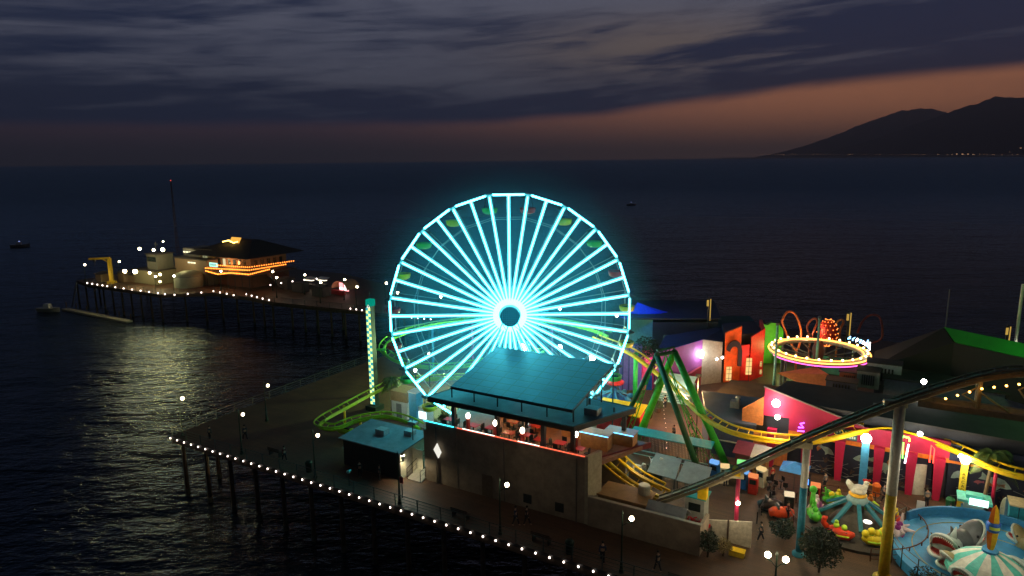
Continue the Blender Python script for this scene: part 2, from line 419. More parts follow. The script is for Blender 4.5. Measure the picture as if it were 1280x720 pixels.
railing('railing along the straight far walkway behind the big wheel',[(-5,60),(-21,59.6),(-47,57)],3.2)

# ---------------------------------------------------------------- string lights
def string(label,pts,step,sag=.12,r=.1,bm=None,cable=True,name='string_light',zs=None):
    """pts: world vectors, bulbs every step metres along the polyline"""
    rt=thing(name,label,'string lights',pts[0],0,group=None)
    bm=bm or BULB; P0=pts[0]; pos=[]; carry=0
    for a,b in zip(pts,pts[1:]):
        L=(b-a).length; t=carry
        while t<L: pos.append(a+(b-a)*(t/L)); t+=step
        carry=t-L
    m=MB(); line=[]
    for p,q_ in zip(pos,pos[1:]):
        line+= [p-P0,(p+q_)/2-P0-Vector((0,0,sag))]
    line.append(pos[-1]-P0)
    if cable: m.tube(line,.015,4); m.build('cable',BLACK,rt)
    m=MB(); m.ball((0,0,-r*.9),r,8,6,sz=1.15); s=MB(); s.tube([(0,0,0),(0,0,r*.5)],r*.45,6)
    src=None
    for p in pos:
        if src is None: src=m.build('bulb',bm,rt,smooth=True); o=src
        else: o=dup(src,parent=rt)
        o.location=p-P0
    return rt
string('long string of round white bulbs under the near promenade edge',[W(.1,-.12,-.12),W(66,-.12,-.12)],1.22,.06,.078)
def ps(l,z): return [P(x,y,z) for x,y in l]
string('string of white bulbs along the far left edge of the pier head',ps([(109,353),(134,357)],.3),2.4,.1,.16)
string('short string of white bulbs beside the yellow crane',ps([(134,357),(156,360),(171,362),(199,366),(206,366.5)],.3),3.4,.1,.15)
string('string of white bulbs following the bow in front of the pale tank',ps([(206,367),(220,368),(235,366.5),(251,365),(266,363),(281,366),(296,369)],.3),2.9,.1,.15)
string('string of white bulbs below the far restaurant terrace',ps([(308,367),(326,372),(342,375.5)],.3),2.6,.1,.15)
string('three white bulbs on the walkway left of the checkered tower',ps([(438,385),(449,386.5),(456,387.5)],.3),1.6,.1,.13)
string('string of white bulbs rising toward the red lit tent',ps([(338,355.5),(352,353),(372,350),(392,348),(411,347)],2.6),2.9,.2,.15)
string('string of bulbs on the walkway seen through the left spokes',ps([(499,395),(540,398.5)],1.),1.35,.1,.13)

# ---------------------------------------------------------------- street lamps
def lamp_post(name,label,u,v,arm=.7,h=4.5,heads=1,lit=True,r=.17,pole=DKGREEN,strength=None,rot=0,dim=False):
    rt=pth(name,label,'street lamp',u,v,0,rot,'iron globe lamps on the pier')
    m=MB(); m.lathe((0,0,0),[(.0,0),(.2,0),(.2,.12),(.13,.3),(.09,.9),(.07,1),(.055,h-.6),(.05,h+.15),(.09,h+.2),(.02,h+.45),(0,h+.5)],10); m.build('pole',pole,rt,smooth=True)
    for k in range(heads):
        a=PI*k if heads==2 else 0
        c=(arm*math.cos(a),arm*math.sin(a))
        m=MB(); m.tube([(0,0,h-.75),(c[0]*.5,c[1]*.5,h-.42),(c[0],c[1],h-.3)],.03,6); m.tube([(c[0],c[1],h-.34),(c[0],c[1],h-.16)],[.05,.09],8); m.build('arm',pole,rt)
        m=MB(); m.ball((c[0],c[1],h),r,12,8)
        m.build('globe',((em('dim_warm_lamp_glass',(1,.78,.5),13) if dim else GLOBE) if lit else mat('dead_globe',(.3,.3,.28),.3)),rt,smooth=True)
    return rt
GLOBE.node_tree.nodes['Emission'].inputs['Strength'].default_value=46
for lb,u,v,ar in (('lit globe lamp at the far left corner of the park deck',1.1,.7,.7),
    ('second lit globe lamp from the left deck corner, on the near edge',11.1,.7,.7),
    ('lit globe lamp set back from the edge near the left deck corner',5.9,8.3,.7),
    ('lit globe lamp beside the low yellow coaster bend',22,.5,.7),
    ('lit globe lamp in front of the tall bar wall',42.8,.6,.7),
    ('lit globe lamp beside two walkers on the near promenade',53.3,.5,.7)):
    lamp_post('street_lamp',lb,u,v,ar,dim=u<40)
lamp_post('street_lamp','unlit dark lamp in front of the storage shed',32.4,.5,.6,lit=False)
lamp_post('street_lamp','double headed lit globe lamp near the leafy round tree',63.9,.5,.55,heads=2,r=.2)
FAR=[(106,331,'leftmost lone lamp on the tip of the pier head'),(149,327,'lamp between the yellow crane and the harbor office'),
 (276,339,'lamp in front of the cream gable of the restaurant'),(341,339.5,'lamp under the right half of the orange lit terrace'),(346,347,'lamp below the restaurant stair'),
 (381,343.5,'lamp right of the far restaurant'),(401,353,'lamp beside the white awning near the red tent'),(431,349.5,'lamp just behind the red lit tent'),(446.5,358.5,'lamp right of the red lit tent'),(217.5,345,'lamp left of the pale round tank'),
 (483,354,'lamp on the far walkway just outside the wheel rim'),(551,371,'lamp on the far walkway seen through the left spokes'),(497,366,'dimmer lamp just inside the left wheel rim'),(700,386,'lamp on the far walkway seen through the right spokes'),(771,394.5,'lamp seen through the right edge of the wheel'),(194.5,345.5,'lamp in front of the harbor office wall')]
for px,py,lb in FAR:
    p=P(px,py,4.6); u,v=UV(p); lamp_post('street_lamp',lb,u-.5,v,.5,4.6,r=.21)
# ================================================================ FERRIS WHEEL (faces the camera)
WC=Vector((-.25,71.,14.05)); WR=12.62
NEON=em('cyan_neon',(.095,.84,1.),10.5)
def ferris():
    rt=thing('ferris_wheel','giant ferris wheel glowing with forty cyan neon spokes','ferris wheel',(WC.x,WC.y,0),0)
    c=Vector((0,0,WC.z)); wst=mat('wheel_steel',(.55,.6,.6),.4,.1)
    def pt(r,a,y=0): return (c.x+r*math.sin(a),y,c.z+r*math.cos(a))
    N=20; da=2*PI/N
    # steel rims (polygons), front and back
    for nm,y in (('front_rim',-1.35),('back_rim',1.35)):
        m=MB(); m.tube([pt(WR,(k+.5)*da,y) for k in range(N)],.07,6,closed=True); m.tube([pt(WR*.80,(k+.5)*da,y) for k in range(N)],.03,5,closed=True)
        m.build(nm,wst,rt)
    m=MB()
    for k in range(N):
        m.bar(pt(WR,(k+.5)*da,-1.35),pt(WR,(k+.5)*da,1.35),.09)
    m.build('cross_tie',wst,rt)['kind']='stuff'
    # spokes: flat steel channel with the neon tube mounted in front
    sp=MB(); 
    sp.bar((0,-1.36,1.15),(0,-1.36,WR-.05),.40,.06,up=(0,1,0)); tb=MB(); tb.tube([(0,-1.50,1.3),(0,-1.50,WR-.22)],.078,8)
    so_=to_=None
    for k in range(2*N):
        a=k*da/2
        if so_ is None:
            so_=sp.build('spoke',wst,rt); to_=tb.build('neon_tube',NEON,so_); s1=so_
        else: s1=dup(so_,parent=rt)
        s1.location=c; s1.rotation_euler=(0,a,0)
    # back spokes, unlit slim steel
    sp=MB(); sp.tube([(0,1.35,1.2),(0,1.35,WR)],.035,5); b0=None
    for k in range(N):
        a=(k+.5)*da
        if b0 is None: b0=sp.build('back_spoke',wst,rt); b1=b0
        else: b1=dup(b0,parent=rt)
        b1.location=c; b1.rotation_euler=(0,a,0)
    # rim lights: 20 straight tubes with dark gaps at the nodes
    half=WR*math.tan(da/2)-.36; rm=MB(); rr=WR*math.cos(da/2)
    rm.tube([(-half*rr/WR,-1.5,WR*.988),(half*rr/WR,-1.55,WR*.988)],.105,8); r0=None
    for k in range(N):
        if r0 is None: r0=rm.build('rim_neon',NEON,rt); r1=r0
        else: r1=dup(r0,parent=rt)
        r1.location=c; r1.rotation_euler=(0,k*da,0)
    # hub
    def hub(rad,y0,y1):
        m=MB(); n=28; vs=[]
        for y in (y0,y1):
            for k in range(n): vs.append((rad*math.sin(2*PI*k/n),y,c.z+rad*math.cos(2*PI*k/n)))
        m.add(vs,[tuple(range(n)),tuple(range(2*n-1,n-1,-1))]+[(k,(k+1)%n,n+(k+1)%n,n+k) for k in range(n)]); return m
    hub(1.0,-1.75,1.75).build('hub',wst,rt)
    d=hub(1.02,-2.5,-2.42).build('hub_disc',em('hub_led_screen',(.01,.17,.25),.8),rt)
    m=MB()
    for k in range(-4,5):
        h=math.sqrt(max(.01,1.0-(k*.22)**2)); m.box((k*.22,-2.51,c.z),(.03,.015,2*h)); m.box((0,-2.512,c.z+k*.22),(2*h,.015,.03))
    m.build('led_grid_lines',BLACK,d)
    m=MB()
    for k in range(40):
        a=(k+.5)*2*PI/40; b=(k+1.5)*2*PI/40
        m.tube([pt(1.45,a,-1.5),pt(1.45,b,-1.5)],.36,6)
    m.build('hub_bloom_ring',NEON,rt)  # thick glowing ring added to imitate the bright bloom at the hub
    # support legs, behind and before the wheel plane
    leg=mat('support_leg_paint',(.5,.62,.66),.4)
    for y,yb in ((-2.05,-2.6),(2.05,4.2)):
        for sx in (-1,1):
            m=MB(); t0=Vector((sx*.15,y,c.z)); b0_=Vector((sx*5.6,yb,.2))
            w=Vector((.34,0,0)); 
            m.tube([t0-w,b0_-w*2],.055,6); m.tube([t0+w,b0_+w*2],.055,6)
            for i in range(18):
                p=t0.lerp(b0_,i/18); q_=t0.lerp(b0_,(i+1)/18); k1=w*(1+i/18); k2=w*(1+(i+1)/18)
                s=1 if i%2 else -1; m.tube([p-k1*s,q_+k2*s],.025,4)
            m.build('support_leg',leg,rt)
    m=MB(); m.tube([(0,-2.3,c.z),(0,2.3,c.z)],.32,14); m.build('axle',STEEL,rt,smooth=True)
    m=MB(); m.prism([(-8,-4.0),(8,-4.0),(8,5),(-8,5)],.004,.22); m.build('base_platform',mat('platform_grey',(.2,.21,.21),.7),rt)
    # gondolas hang inside the rim at each node
    cols=[RED,YEL,mat('gondola_green',(.1,.45,.05),.4),RED,mat('gondola_orange',(.75,.22,.02),.4)]
    gc=mat('gondola_canopy_grey',(.05,.055,.05),.5)
    protos=[]
    for ci,mt in enumerate(cols[:3]):
        g=MB(); g.lathe((0,0,-2.05),[(0,0),(.45,0),(.72,.12),(.82,.42),(.84,.62),(.80,.64),(.76,.44),(.62,.2),(0,.16)],16)
        cn=MB(); cn.lathe((0,0,-.35),[(0,.26),(.3,.2),(.7,.06),(.86,-.02),(.84,-.05),(.0,.06)],16)
        ps_=MB()
        for k in range(4):
            t=PI/4+PI/2*k; ps_.tube([(.78*math.cos(t),.78*math.sin(t),-1.45),(.5*math.cos(t),.5*math.sin(t),-.3)],.022,5)
        ps_.tube([(0,-1.3,0),(0,1.3,0)],.04,6); ps_.tube([(0,0,0),(0,0,-.2)],.04,6)
        st=MB(); st.lathe((0,0,-1.9),[(.0,.0),(.5,0),(.5,.34),(.3,.36),(.3,.1),(0,.1)],12,.3,2*PI-.9)
        protos.append((g,mt,cn,ps_,st))
    first={}
    for k in range(N):
        a=(k+.5)*da; ci=[0,1,2,0,1,1,2,0,0,1,2,0,1,2,0,0,1,2,1,2][k]
        g,mt,cn,ps_,st=protos[ci]
        if ci not in first:
            o=g.build('gondola',mt,rt,smooth=True); cn.build('canopy',gc,o,smooth=True); ps_.build('hanger',gc,o); st.build('bench',BLACK,o); first[ci]=o
        else: o=dup(first[ci],parent=rt)
        o.location=pt(WR,a,0)
ferris()

# ================================================================ HAZE
def haze():
    m=bpy.data.materials.new('sea_haze'); n,l=nodes(m); o=n.new('ShaderNodeOutputMaterial'); v=n.new('ShaderNodeVolumePrincipled')
    v.inputs['Color'].default_value=(.82,.86,.92,1); v.inputs['Density'].default_value=HAZE_D; v.inputs['Anisotropy'].default_value=.7
    l.new(v.outputs[0],o.inputs['Volume'])
    q=MB(); q.box2((-S_-50,-950,ZW-2),(S_+50,S_+50,2200)); tag(q.build('haze',m),'thin marine haze over the sea and coast','haze',kind='stuff')
HAZE_D=6.5e-5
haze()
MR=17.
def halo():  # local scattering volume added to imitate lens bloom around the wheel
    m=bpy.data.materials.new('bloom_scatter'); n,l=nodes(m); o=n.new('ShaderNodeOutputMaterial'); v=n.new('ShaderNodeVolumePrincipled')
    v.inputs['Color'].default_value=(.12,.72,1,1); v.inputs['Anisotropy'].default_value=.0
    tc=n.new('ShaderNodeTexCoord'); vl=n.new('ShaderNodeVectorMath'); vl.operation='MULTIPLY'; vl.inputs[1].default_value=(1/MR,1/5.5,1/MR); l.new(tc.outputs['Object'],vl.inputs[0]); ln=n.new('ShaderNodeVectorMath'); ln.operation='LENGTH'; l.new(vl.outputs[0],ln.inputs[0])
    mr=n.new('ShaderNodeMapRange'); mr.interpolation_type='SMOOTHSTEP'; mr.inputs['From Min'].default_value=.55; mr.inputs['From Max'].default_value=1.; mr.inputs['To Min'].default_value=.05; mr.inputs['To Max'].default_value=0; l.new(ln.outputs['Value'],mr.inputs['Value']); l.new(mr.outputs['Result'],v.inputs['Density'])
    l.new(v.outputs[0],o.inputs['Volume'])
    q=MB(); q.ball((0,0,0),1,40,24,MR,5.5,MR); o=q.build('halo',m); o.location=WC; tag(o,'added volume imitating lens bloom as a mist hanging around the neon wheel','halo',kind='stuff')
halo()
# ================================================================ BAR BUILDING
CONC=mat('rough_stucco_wall',(.30,.24,.17),.85,var=.35,scale=.8,bump=.3)
TIMB=mat('varnished_timber',(.45,.2,.06),.5,var=.3)
PANEL=brickmat('panel_roof',(.012,.058,.125),(.009,.046,.105),(.008,.02,.03),1.55,.98,.35,.5,.06,0)
FLATR=mat('membrane_roof',(.22,.27,.28),.6,var=.2,scale=1)
def bar():
    u0,v0=31.8,5.4
    rt=pth('bar_building','tall walled two level bar with open upper terrace under a big tilted blue panel roof','bar building',u0,v0)
    L=lambda u,v:(u-u0,v-v0)
    m=MB(); m.box2((0,0,0),(16.3,.3,5.95)); 
    for x in (3.4,12.3): m.box2((x,-.03,0),(x+.12,0.01,5.95))
    m.build('front_wall',CONC,rt)
    m=MB(); m.prism([(16.303,0.0),(16.6,0.0),(17.1,1.7),(16.8,1.7)],0,6.05); m.build('end_wall',mat('pale_end_wall',(.42,.36,.24),.85,bump=.3),rt)
    m=MB(); m.box2((-.3,.0,0),(-.003,7.6,5.1)); m.box2((-.3,7.6,0),(17,7.9,5.0)); m.build('rear_wall',CONC,rt)
    fl=[L(31.81,5.71),L(48.3,5.71),L(51.2,12.6),L(31.81,13.2)]
    m=MB(); m.prism(fl,4.75,5.1); m.build('terrace_floor',mat('terrace_floor',(.28,.12,.06),.5,var=.3),rt)
    m=MB(); a,b=fl[1],fl[2]; m.bar((a[0]+.08,a[1]+1.7,4.95),(b[0]+.05,b[1],4.95),.12,.5); m.build('fascia',mat('dark_red_fascia',(.16,.01,.01),.5),rt)
    # columns
    m=MB(); m.box((0,0,0),(.34,.34,2.9)); src=None
    for u,v in ((34.5,6.2),(39.2,6.2),(43.9,6.1),(46.6,6.3),(49.1,11.6),(35,13),(42,12.8)):
        o=m.build('column',BLACK,rt) if src is None else dup(src,parent=rt); src=src or o
        x,y=L(u,v); o.location=(x,y,6.6)
    rf=[L(31.9,5.75),L(46.9,5.65),L(49.9,12.2),L(33.5,13.6)]
    m=MB(); m.prism(rf,8.0,8.28); o=m.build('flat_roof',FLATR,rt)
    m=MB()
    for i in range(4):
        a,b=rf[i],rf[(i+1)%4]; m.bar((a[0],a[1],8.06),(b[0],b[1],8.06),.14,.5)
    m.build('roof_edge',BLACK,o)
    # tilted panel roof
    A,B,C_,D_=[(*L(34.,6.5),9.3),(*L(46.5,6.4),9.3),(*L(46.9,14.6),11.15),(*L(34.2,14.5),11.15)]
    m=MB(); m.slab([A,B,C_,D_],.12); m.build('panel_roof',PANEL,rt)
    m=MB()
    for i in range(6):
        t=i/5; a=Vector(A).lerp(Vector(B),t); d=Vector(D_).lerp(Vector(C_),t)
        m.tube([(a.x,a.y+.15,8.27),(a.x,a.y+.15,a.z)],.06,6)
    for k in (.35,.7,1.):
        p=Vector(B).lerp(Vector(C_),k); m.tube([(p.x-.1,p.y,8.2 if k<.8 else 5.2),(p.x-.1,p.y,p.z)],.06,6)
        p2=Vector(A).lerp(Vector(D_),k); m.tube([(p2.x+.1,p2.y,8.2 if k<.8 else 5.2),(p2.x+.1,p2.y,p2.z)],.06,6)
    m.bar((A[0],A[1],A[2]-.06),(B[0],B[1],B[2]-.06),.1,.14); m.bar((B[0]-.1,B[1],B[2]-.09),(C_[0]-.1,C_[1],C_[2]-.09),.1,.14)
    m.build('roof_frame',FIX,rt)
    # light strips on the parapet
    m=MB(); m.bar((-.2,-.02,6.0),(3.2,-.02,6.0),.07); m.build('light_strip',em('cyan_strip',(.05,.8,1),3),rt,label='cyan light strip along the left end of the wall top')
    m=MB(); m.bar((3.6,-.02,6.0),(16.3,-.02,6.0),.05); m.build('light_strip',em('red_strip',(1,.12,.06),2.2),rt,label='red light strip along the wall top')
    m=MB(); m.bar((4.2,-.05,6.06),(7.6,-.05,6.06),.05);m.bar((10.0,-.05,6.06),(12.1,-.05,6.06),.05); m.build('light_strip',em('white_strip',(1,.85,.75),3),rt,label='pale light strip on the wall top')
    # service counter and kitchen boxes at the back, timber clad
    for i,(ua,va,ub,vb,h) in enumerate(((36.2,11.3,38.6,12.6,2.5),(39.6,11.4,42.8,12.8,2.3),(43.6,10.2,45.4,11.4,1.5),(46.1,9.,48.6,10.2,1.35),(47.6,10.8,50.2,12.1,1.1))):
        m=MB(); a=L(ua,va); b=L(ub,vb); m.box2((a[0],a[1],5.102),(b[0],b[1],5.1+h)); o=m.build('counter',TIMB,rt)
        m=MB(); m.box2((a[0]-.08,a[1]-.08,5.1+h),(b[0]+.08,b[1]+.08,5.17+h)); m.build('counter_top',BLACK if i<2 else mat('stone_top',(.3,.3,.3),.3),o)
        if i>=2:
            m=MB(); m.bar((a[0]-.1,a[1]-.11,5.14+h),(b[0]+.1,a[1]-.11,5.14+h),.05); m.build('edge_light',em('blue_edge_light',(.15,.55,1),4),o)
    m=MB(); m.box2((*L(34.9,13.1),5.1),(*L(35.9,13.2),7.6)); m.build('cooler_door',em('cooler_glow',(.2,.95,1),2.2),rt)
    m=MB(); m.box2((*L(37.4,11.2),6.2),(*L(38.4,11.27),7.0)); m.build('menu_screen',em('menu_screen',(.9,.8,.25),1.6),rt)
    m=MB(); m.box2((*L(40.2,11.3),6.3),(*L(41.1,11.37),7.0)); m.build('menu_screen',em('menu_screen_red',(.9,.12,.04),1.8),rt)
    # ceiling fittings
    m=MB(); m.lathe((0,0,0),[(0,0),(.12,0),(.16,.12),(0,.14)],10); src=None
    for k,(u,v) in enumerate(((33.2,7),(35.4,8.4),(38,9.5),(40.4,8.2),(42.6,9.6),(44.6,7.9),(46.4,9.5),(48.3,10.6),(37,11),(49.2,11.9))):
        o=m.build('ceiling_light',em('terrace_downlight',(1,.6,.28),75),rt) if src is None else dup(src,parent=rt); src=src or o
        x,y=L(u,v); o.location=(x,y,7.84)
    # white diamond sign box on the dark left end of the wall
    return rt
bar()
s=pth('diamond_sign','small white diamond shaped light box tilted on the tall dark wall','sign',33.3,5.27,3.45)
m=MB(); m.bar((-.62,-.08,0),(0,-.08,.8),.05); 
q=[(-.42,-.12,0.05),(0.1,-.12,-.72),(.42,-.12,-.1),(-.02,-.12,.72)]; m=MB(); m.slab(q,.12); m.build('sign_box',em('sign_white',(1,.97,.85),.9),s)
m=MB(); m.slab([(p[0]*.55+.05,-.125,p[2]*.6) for p in q],-.01); m.build('sign_panel',mat('sign_grey',(.25,.25,.25),.5),s)

# patio lamps on red piers
pl=None
for i,(px,py,lb) in enumerate(((585,519,'leftmost glowing lamp on a red pier of the terrace wall'),(619,528,'second glowing terrace wall lamp from the left, beside a black column'),(653,537.5,'third glowing terrace wall lamp from the left'),(720,542,'big glowing lamp at the right end of the bar terrace'))):
    p=P(px,py,7.0)
    if pl is None:
        pl=thing('terrace_lamp',lb,'lamp',(p.x,p.y,5.1),TH,'glowing lamps along the bar terrace')
        m=MB(); m.box((0,0,.75),(.3,.3,1.5),taper=.8); m.build('pier',mat('red_pier',(.35,.03,.02),.5),pl)
        m=MB(); m.ball((0,0,1.85),.19,12,8,sz=1.5); m.build('globe',em('terrace_globe',(1,.86,.66),22),pl,smooth=True)
        m=MB(); m.tube([(0,0,1.5),(0,0,1.66)],.09,8); m.build('neck',FIX,pl)
        o=pl
    else: o=dup(pl,(p.x,p.y,5.1),label=lb)

# tables and chairs on the terrace
def table_set():
    tb=None; chp=None
    tops=[mat('red_tabletop',(.5,.02,.02),.35),mat('black_tabletop',(.03,.03,.035),.3)]
    spots=[(36.1,7.0),(37.9,7.3),(39.9,7.1),(41.5,7.4),(43.1,7.1),(44.9,7.3),(46.8,7.),(38.9,9.6),(41.2,9.7),(33.3,7.2)]
    where=['near the left black column','under the second lamp','just right of the second black column','in the middle of the front row','left of the third black column','right of the third black column','at the right end of the front row','in the back row by the timber counter','in the back row by the red screen','alone at the far left end']
    for i,((u,v),wh) in enumerate(zip(spots,where)):
        lb='red topped terrace table '+wh
        if tb is None:
            tb=pth('terrace_table',lb,'table',u,v,5.1,0,'tables on the bar terrace')
            m=MB(); m.box((0,0,.74),(1.05,.85,.05)); m.build('tabletop',tops[0],tb)
            m=MB(); m.tube([(0,0,.03),(0,0,.72)],.05,8); m.lathe((0,0,0),[(0,.0),(.3,.0),(.28,.03),(0,.05)],10); m.build('pedestal',BLACK,tb)
            t=tb
        else: t=dup(tb,W(u,v,5.1),label=lb)
        for k,(dx,dy,rz) in enumerate(((-.78,0,-PI/2),(.78,0,PI/2),(0,-.7,0),(0,.7,PI))[: (4 if i%2 else 2)]):
            side=('left','right','wall','inner')[k]
            lb2='black chair, %s side of table %s'%(side,wh)
            if chp is None:
                chp=pth('terrace_chair',lb2,'chair',u+dx,v+dy,5.1,rz,'black chairs on the bar terrace')
                m=MB(); m.box((0,0,.45),(.44,.42,.05)); m.build('seat',BLACK,chp)
                m=MB(); m.box((0,-.2,.72),(.44,.04,.46)); m.build('backrest',BLACK,chp)
                lg=None; m=MB(); m.tube([(0,0,0),(0,0,.43)],.018,5)
                for sx,sy in ((-.19,-.18),(.19,-.18),(-.19,.18),(.19,.18)):
                    lg=m.build('leg',FIX,chp) if lg is None else dup(lg,parent=chp); lg.location=(sx,sy,0)
            else: dup(chp,W(u+dx,v+dy,5.1),TH+rz+random.uniform(-.2,.2),lb2)
table_set()
s=pth('market_stall_cushion','bright red cushioned bench at the right end of the bar terrace','bench',47.2,6.1,5.1)
m=MB(); m.box((0,0,.25),(1.5,.7,.4)); m.build('seat',mat('red_cushion',(.6,.02,.02),.6),s); m=MB(); m.box((0,-.3,.6),(1.5,.12,.5)); m.build('backrest',mat('red_cushion',(.6,.02,.02),.6),s)
s.name='terrace_bench'
# potted plants at left end of terrace
def bush(name,label,loc,h,r,n=500,mt=None,cat='plant',pot=None,group=None,leaf=.12,seed=1,flat=1.):
    rnd=random.Random(seed); rt=thing(name,label,cat,loc,0,group); m=MB()
    for i in range(n):
        a=rnd.uniform(0,2*PI); z=rnd.uniform(-1,1); k=rnd.random()**.4; q_=math.sqrt(1-z*z)
        c=Vector((r*k*q_*math.cos(a),r*k*q_*math.sin(a),h-r*flat+r*flat*k*z))
        c+=Vector(noise.noise_vector(c*1.7+Vector((seed,0,0))))*r*.25
        d=Vector((rnd.gauss(0,1),rnd.gauss(0,1),rnd.gauss(0,.7))).normalized(); e=d.orthogonal().normalized(); l=leaf*rnd.uniform(.6,1.4)
        m.add([c-d*l,c-e*l*.35,c+d*l,c+e*l*.35],[(0,1,2,3)])
    m.build('foliage',mt or LEAF,rt)
    m=MB(); m.tube([(0,0,0),(.05,0,(h-r*flat)*.5),(0,.03,h-r*.6*flat)],[.09,.07,.04],7)
    for k in range(5):
        a=k*1.26; m.tube([(0,0,h-r*1.1*flat),(r*.5*math.cos(a),r*.5*math.sin(a),h-r*.7*flat)],[.04,.015],5)
    m.build('stem',WOOD,rt)
    if pot: 
        m=MB(); m.lathe((0,0,0),[(0,0),(pot*.75,0),(pot,pot*1.3),(pot*.9,pot*1.3),(0,pot*1.1)],12); m.build('pot',mat('dark_pot',(.08,.05,.04),.6),rt)
    return rt
LEAF=mat('green_leaves',(.05,.10,.02),.6,var=.5,scale=8); DLEAF=mat('dark_leaves',(.012,.026,.007),.6,var=.5,scale=6)
bush('potted_plant','leafy potted shrub with red blooms at the far left of the bar terrace',W(32.3,7.6,5.1),1.3,.6,260,pot=.3,seed=4)
bush('round_tree','big dark round tree between the blue striped pole and the hen ride',W(65.9,7.6),3.5,1.45,2600,DLEAF,'tree',seed=5,leaf=.13)
bush('potted_shrub','dark bushy shrub at the corner of the service yard wall',W(58.3,5.6),2.2,.75,700,DLEAF,'shrub',seed=6,leaf=.12,flat=1.2)
bush('flowering_shrub','low pale flowering shrub beside the service yard wall corner',W(59.3,6.3),1.5,.6,450,mat('dry_leaves',(.2,.15,.05),.7,var=.4),'shrub',seed=7,leaf=.09)
bush('low_hedge_plant','low dark planting beside the blue shark ride',W(72.6,9.6),1.2,1.1,900,DLEAF,'shrub',seed=8,leaf=.12,flat=.7)
bush('shade_tree','dark tree standing before the pink and purple hall',W(41.2,40.3),7.2,1.7,1500,DLEAF,'tree',seed=9,leaf=.16)
bush('planter_shrub','wide low shrub beside the double lamp and deck pole',W(62.8,11.2),1.5,1.0,900,DLEAF,'shrub',seed=10,leaf=.12,flat=.7)

# ================================================================ STORAGE SHED left of the bar
def shed():
    u0,v0=22.3,4.1; rt=pth('storage_shed','low dark shed with sloping grey roof and a floodlit cream end wall','shed',u0,v0)
    m=MB(); m.box2((0,0,0),(7.2,.15,2.75)); m.box2((0,.15,0),(.15,4.4,2.9)); m.box2((.15,4.25,0),(7.2,4.4,3.0)); m.build('dark_wall',mat('dark_clad',(.03,.03,.03),.8),rt)
    m=MB(); m.prism([(7.05,.16),(7.2,.16),(7.2,4.25),(7.05,4.25)],0,[2.7,2.7,2.98,2.98]); m.box2((7.2,2.0,0),(8.4,2.12,2.5)); m.build('cream_wall',CREAM,rt)
    m=MB(); m.slab([(-.3,-.3,2.78),(7.5,-.3,2.78),(7.5,4.6,3.1),(-.3,4.6,3.1)],.12); m.build('roof',mat('grey_sheet_roof',(.2,.24,.25),.6,var=.3,scale=1),rt)
    m=MB(); m.box2((7.202,.9,0),(7.24,1.8,2.1)); d=m.build('door',mat('pale_door',(.5,.48,.4),.6),rt); m=MB(); m.ball((7.28,1.7,1.),.04); m.build('handle',STEEL,d)
    m=MB(); m.box((7.35,.3,2.55),(.25,.25,.12)); f=m.build('flood_fixture',FIX,rt)
    m=MB(); m.box((7.4,.3,2.47),(.2,.2,.03)); m.build('lens',em('shed_flood',(1,.93,.68),60),f)
    m=MB(); m.box((3.2,2.3,3.35),(1.1,.9,.55)); m.box((5.9,3.3,3.35),(.9,.8,.6)); m.build('roof_unit',mat('roof_unit_grey',(.35,.38,.38),.5,.3),rt)
shed()
lamp('shed_light','SPOT',W(30.0,4.3,2.4),260,(1,.88,.6),None,.1,(.3,-.35,-1),150,.5)
# ramp with rails between shed and bar
rt=pth('access_ramp','short dark ramp with handrails between the shed and the tall wall','ramp',29.9,4.6)
m=MB(); m.prism([(0,0),(1.7,0),(1.7,3.2),(0,3.2)],[.004]*4,[.05,.05,1.0,1.0]); m.build('ramp_slab',mat('ramp_concrete',(.3,.28,.22),.8),rt)
m=MB()
for x in (.05,1.65):
    m.tube([(x,0,1.1),(x,3.2,2.0)],.03,5); m.tube([(x,0,.6),(x,3.2,1.5)],.02,5)
    for k in range(5): m.tube([(x,k*.8,.05),(x,k*.8,1.1+k*.225)],.025,5)
m.build('handrail',FIX,rt)
rt=pth('utility_mast','thin dark mast carrying a small dish cluster behind the cream shed wall','mast',29.2,6.6)
m=MB(); m.tube([(0,0,0),(0,0,5.2)],.05,6); m.build('pole',FIX,rt); m=MB(); m.box((.1,0,4.9),(.9,.5,.25)); m.box((-.3,.1,4.6),(.5,.3,.2)); m.build('bracket',mat('galvanised',(.35,.38,.38),.4,.4),rt)
rt=pth('notice_post','dark post with a small red notice panel near the unlit lamp','sign post',31.9,1.5)
m=MB(); m.tube([(0,0,0),(0,0,2.1)],.04,6); m.build('post',FIX,rt); m=MB(); m.box((0,-.05,1.75),(.4,.04,.6)); m.build('notice',mat('dull_red',(.3,.03,.04),.5),rt)

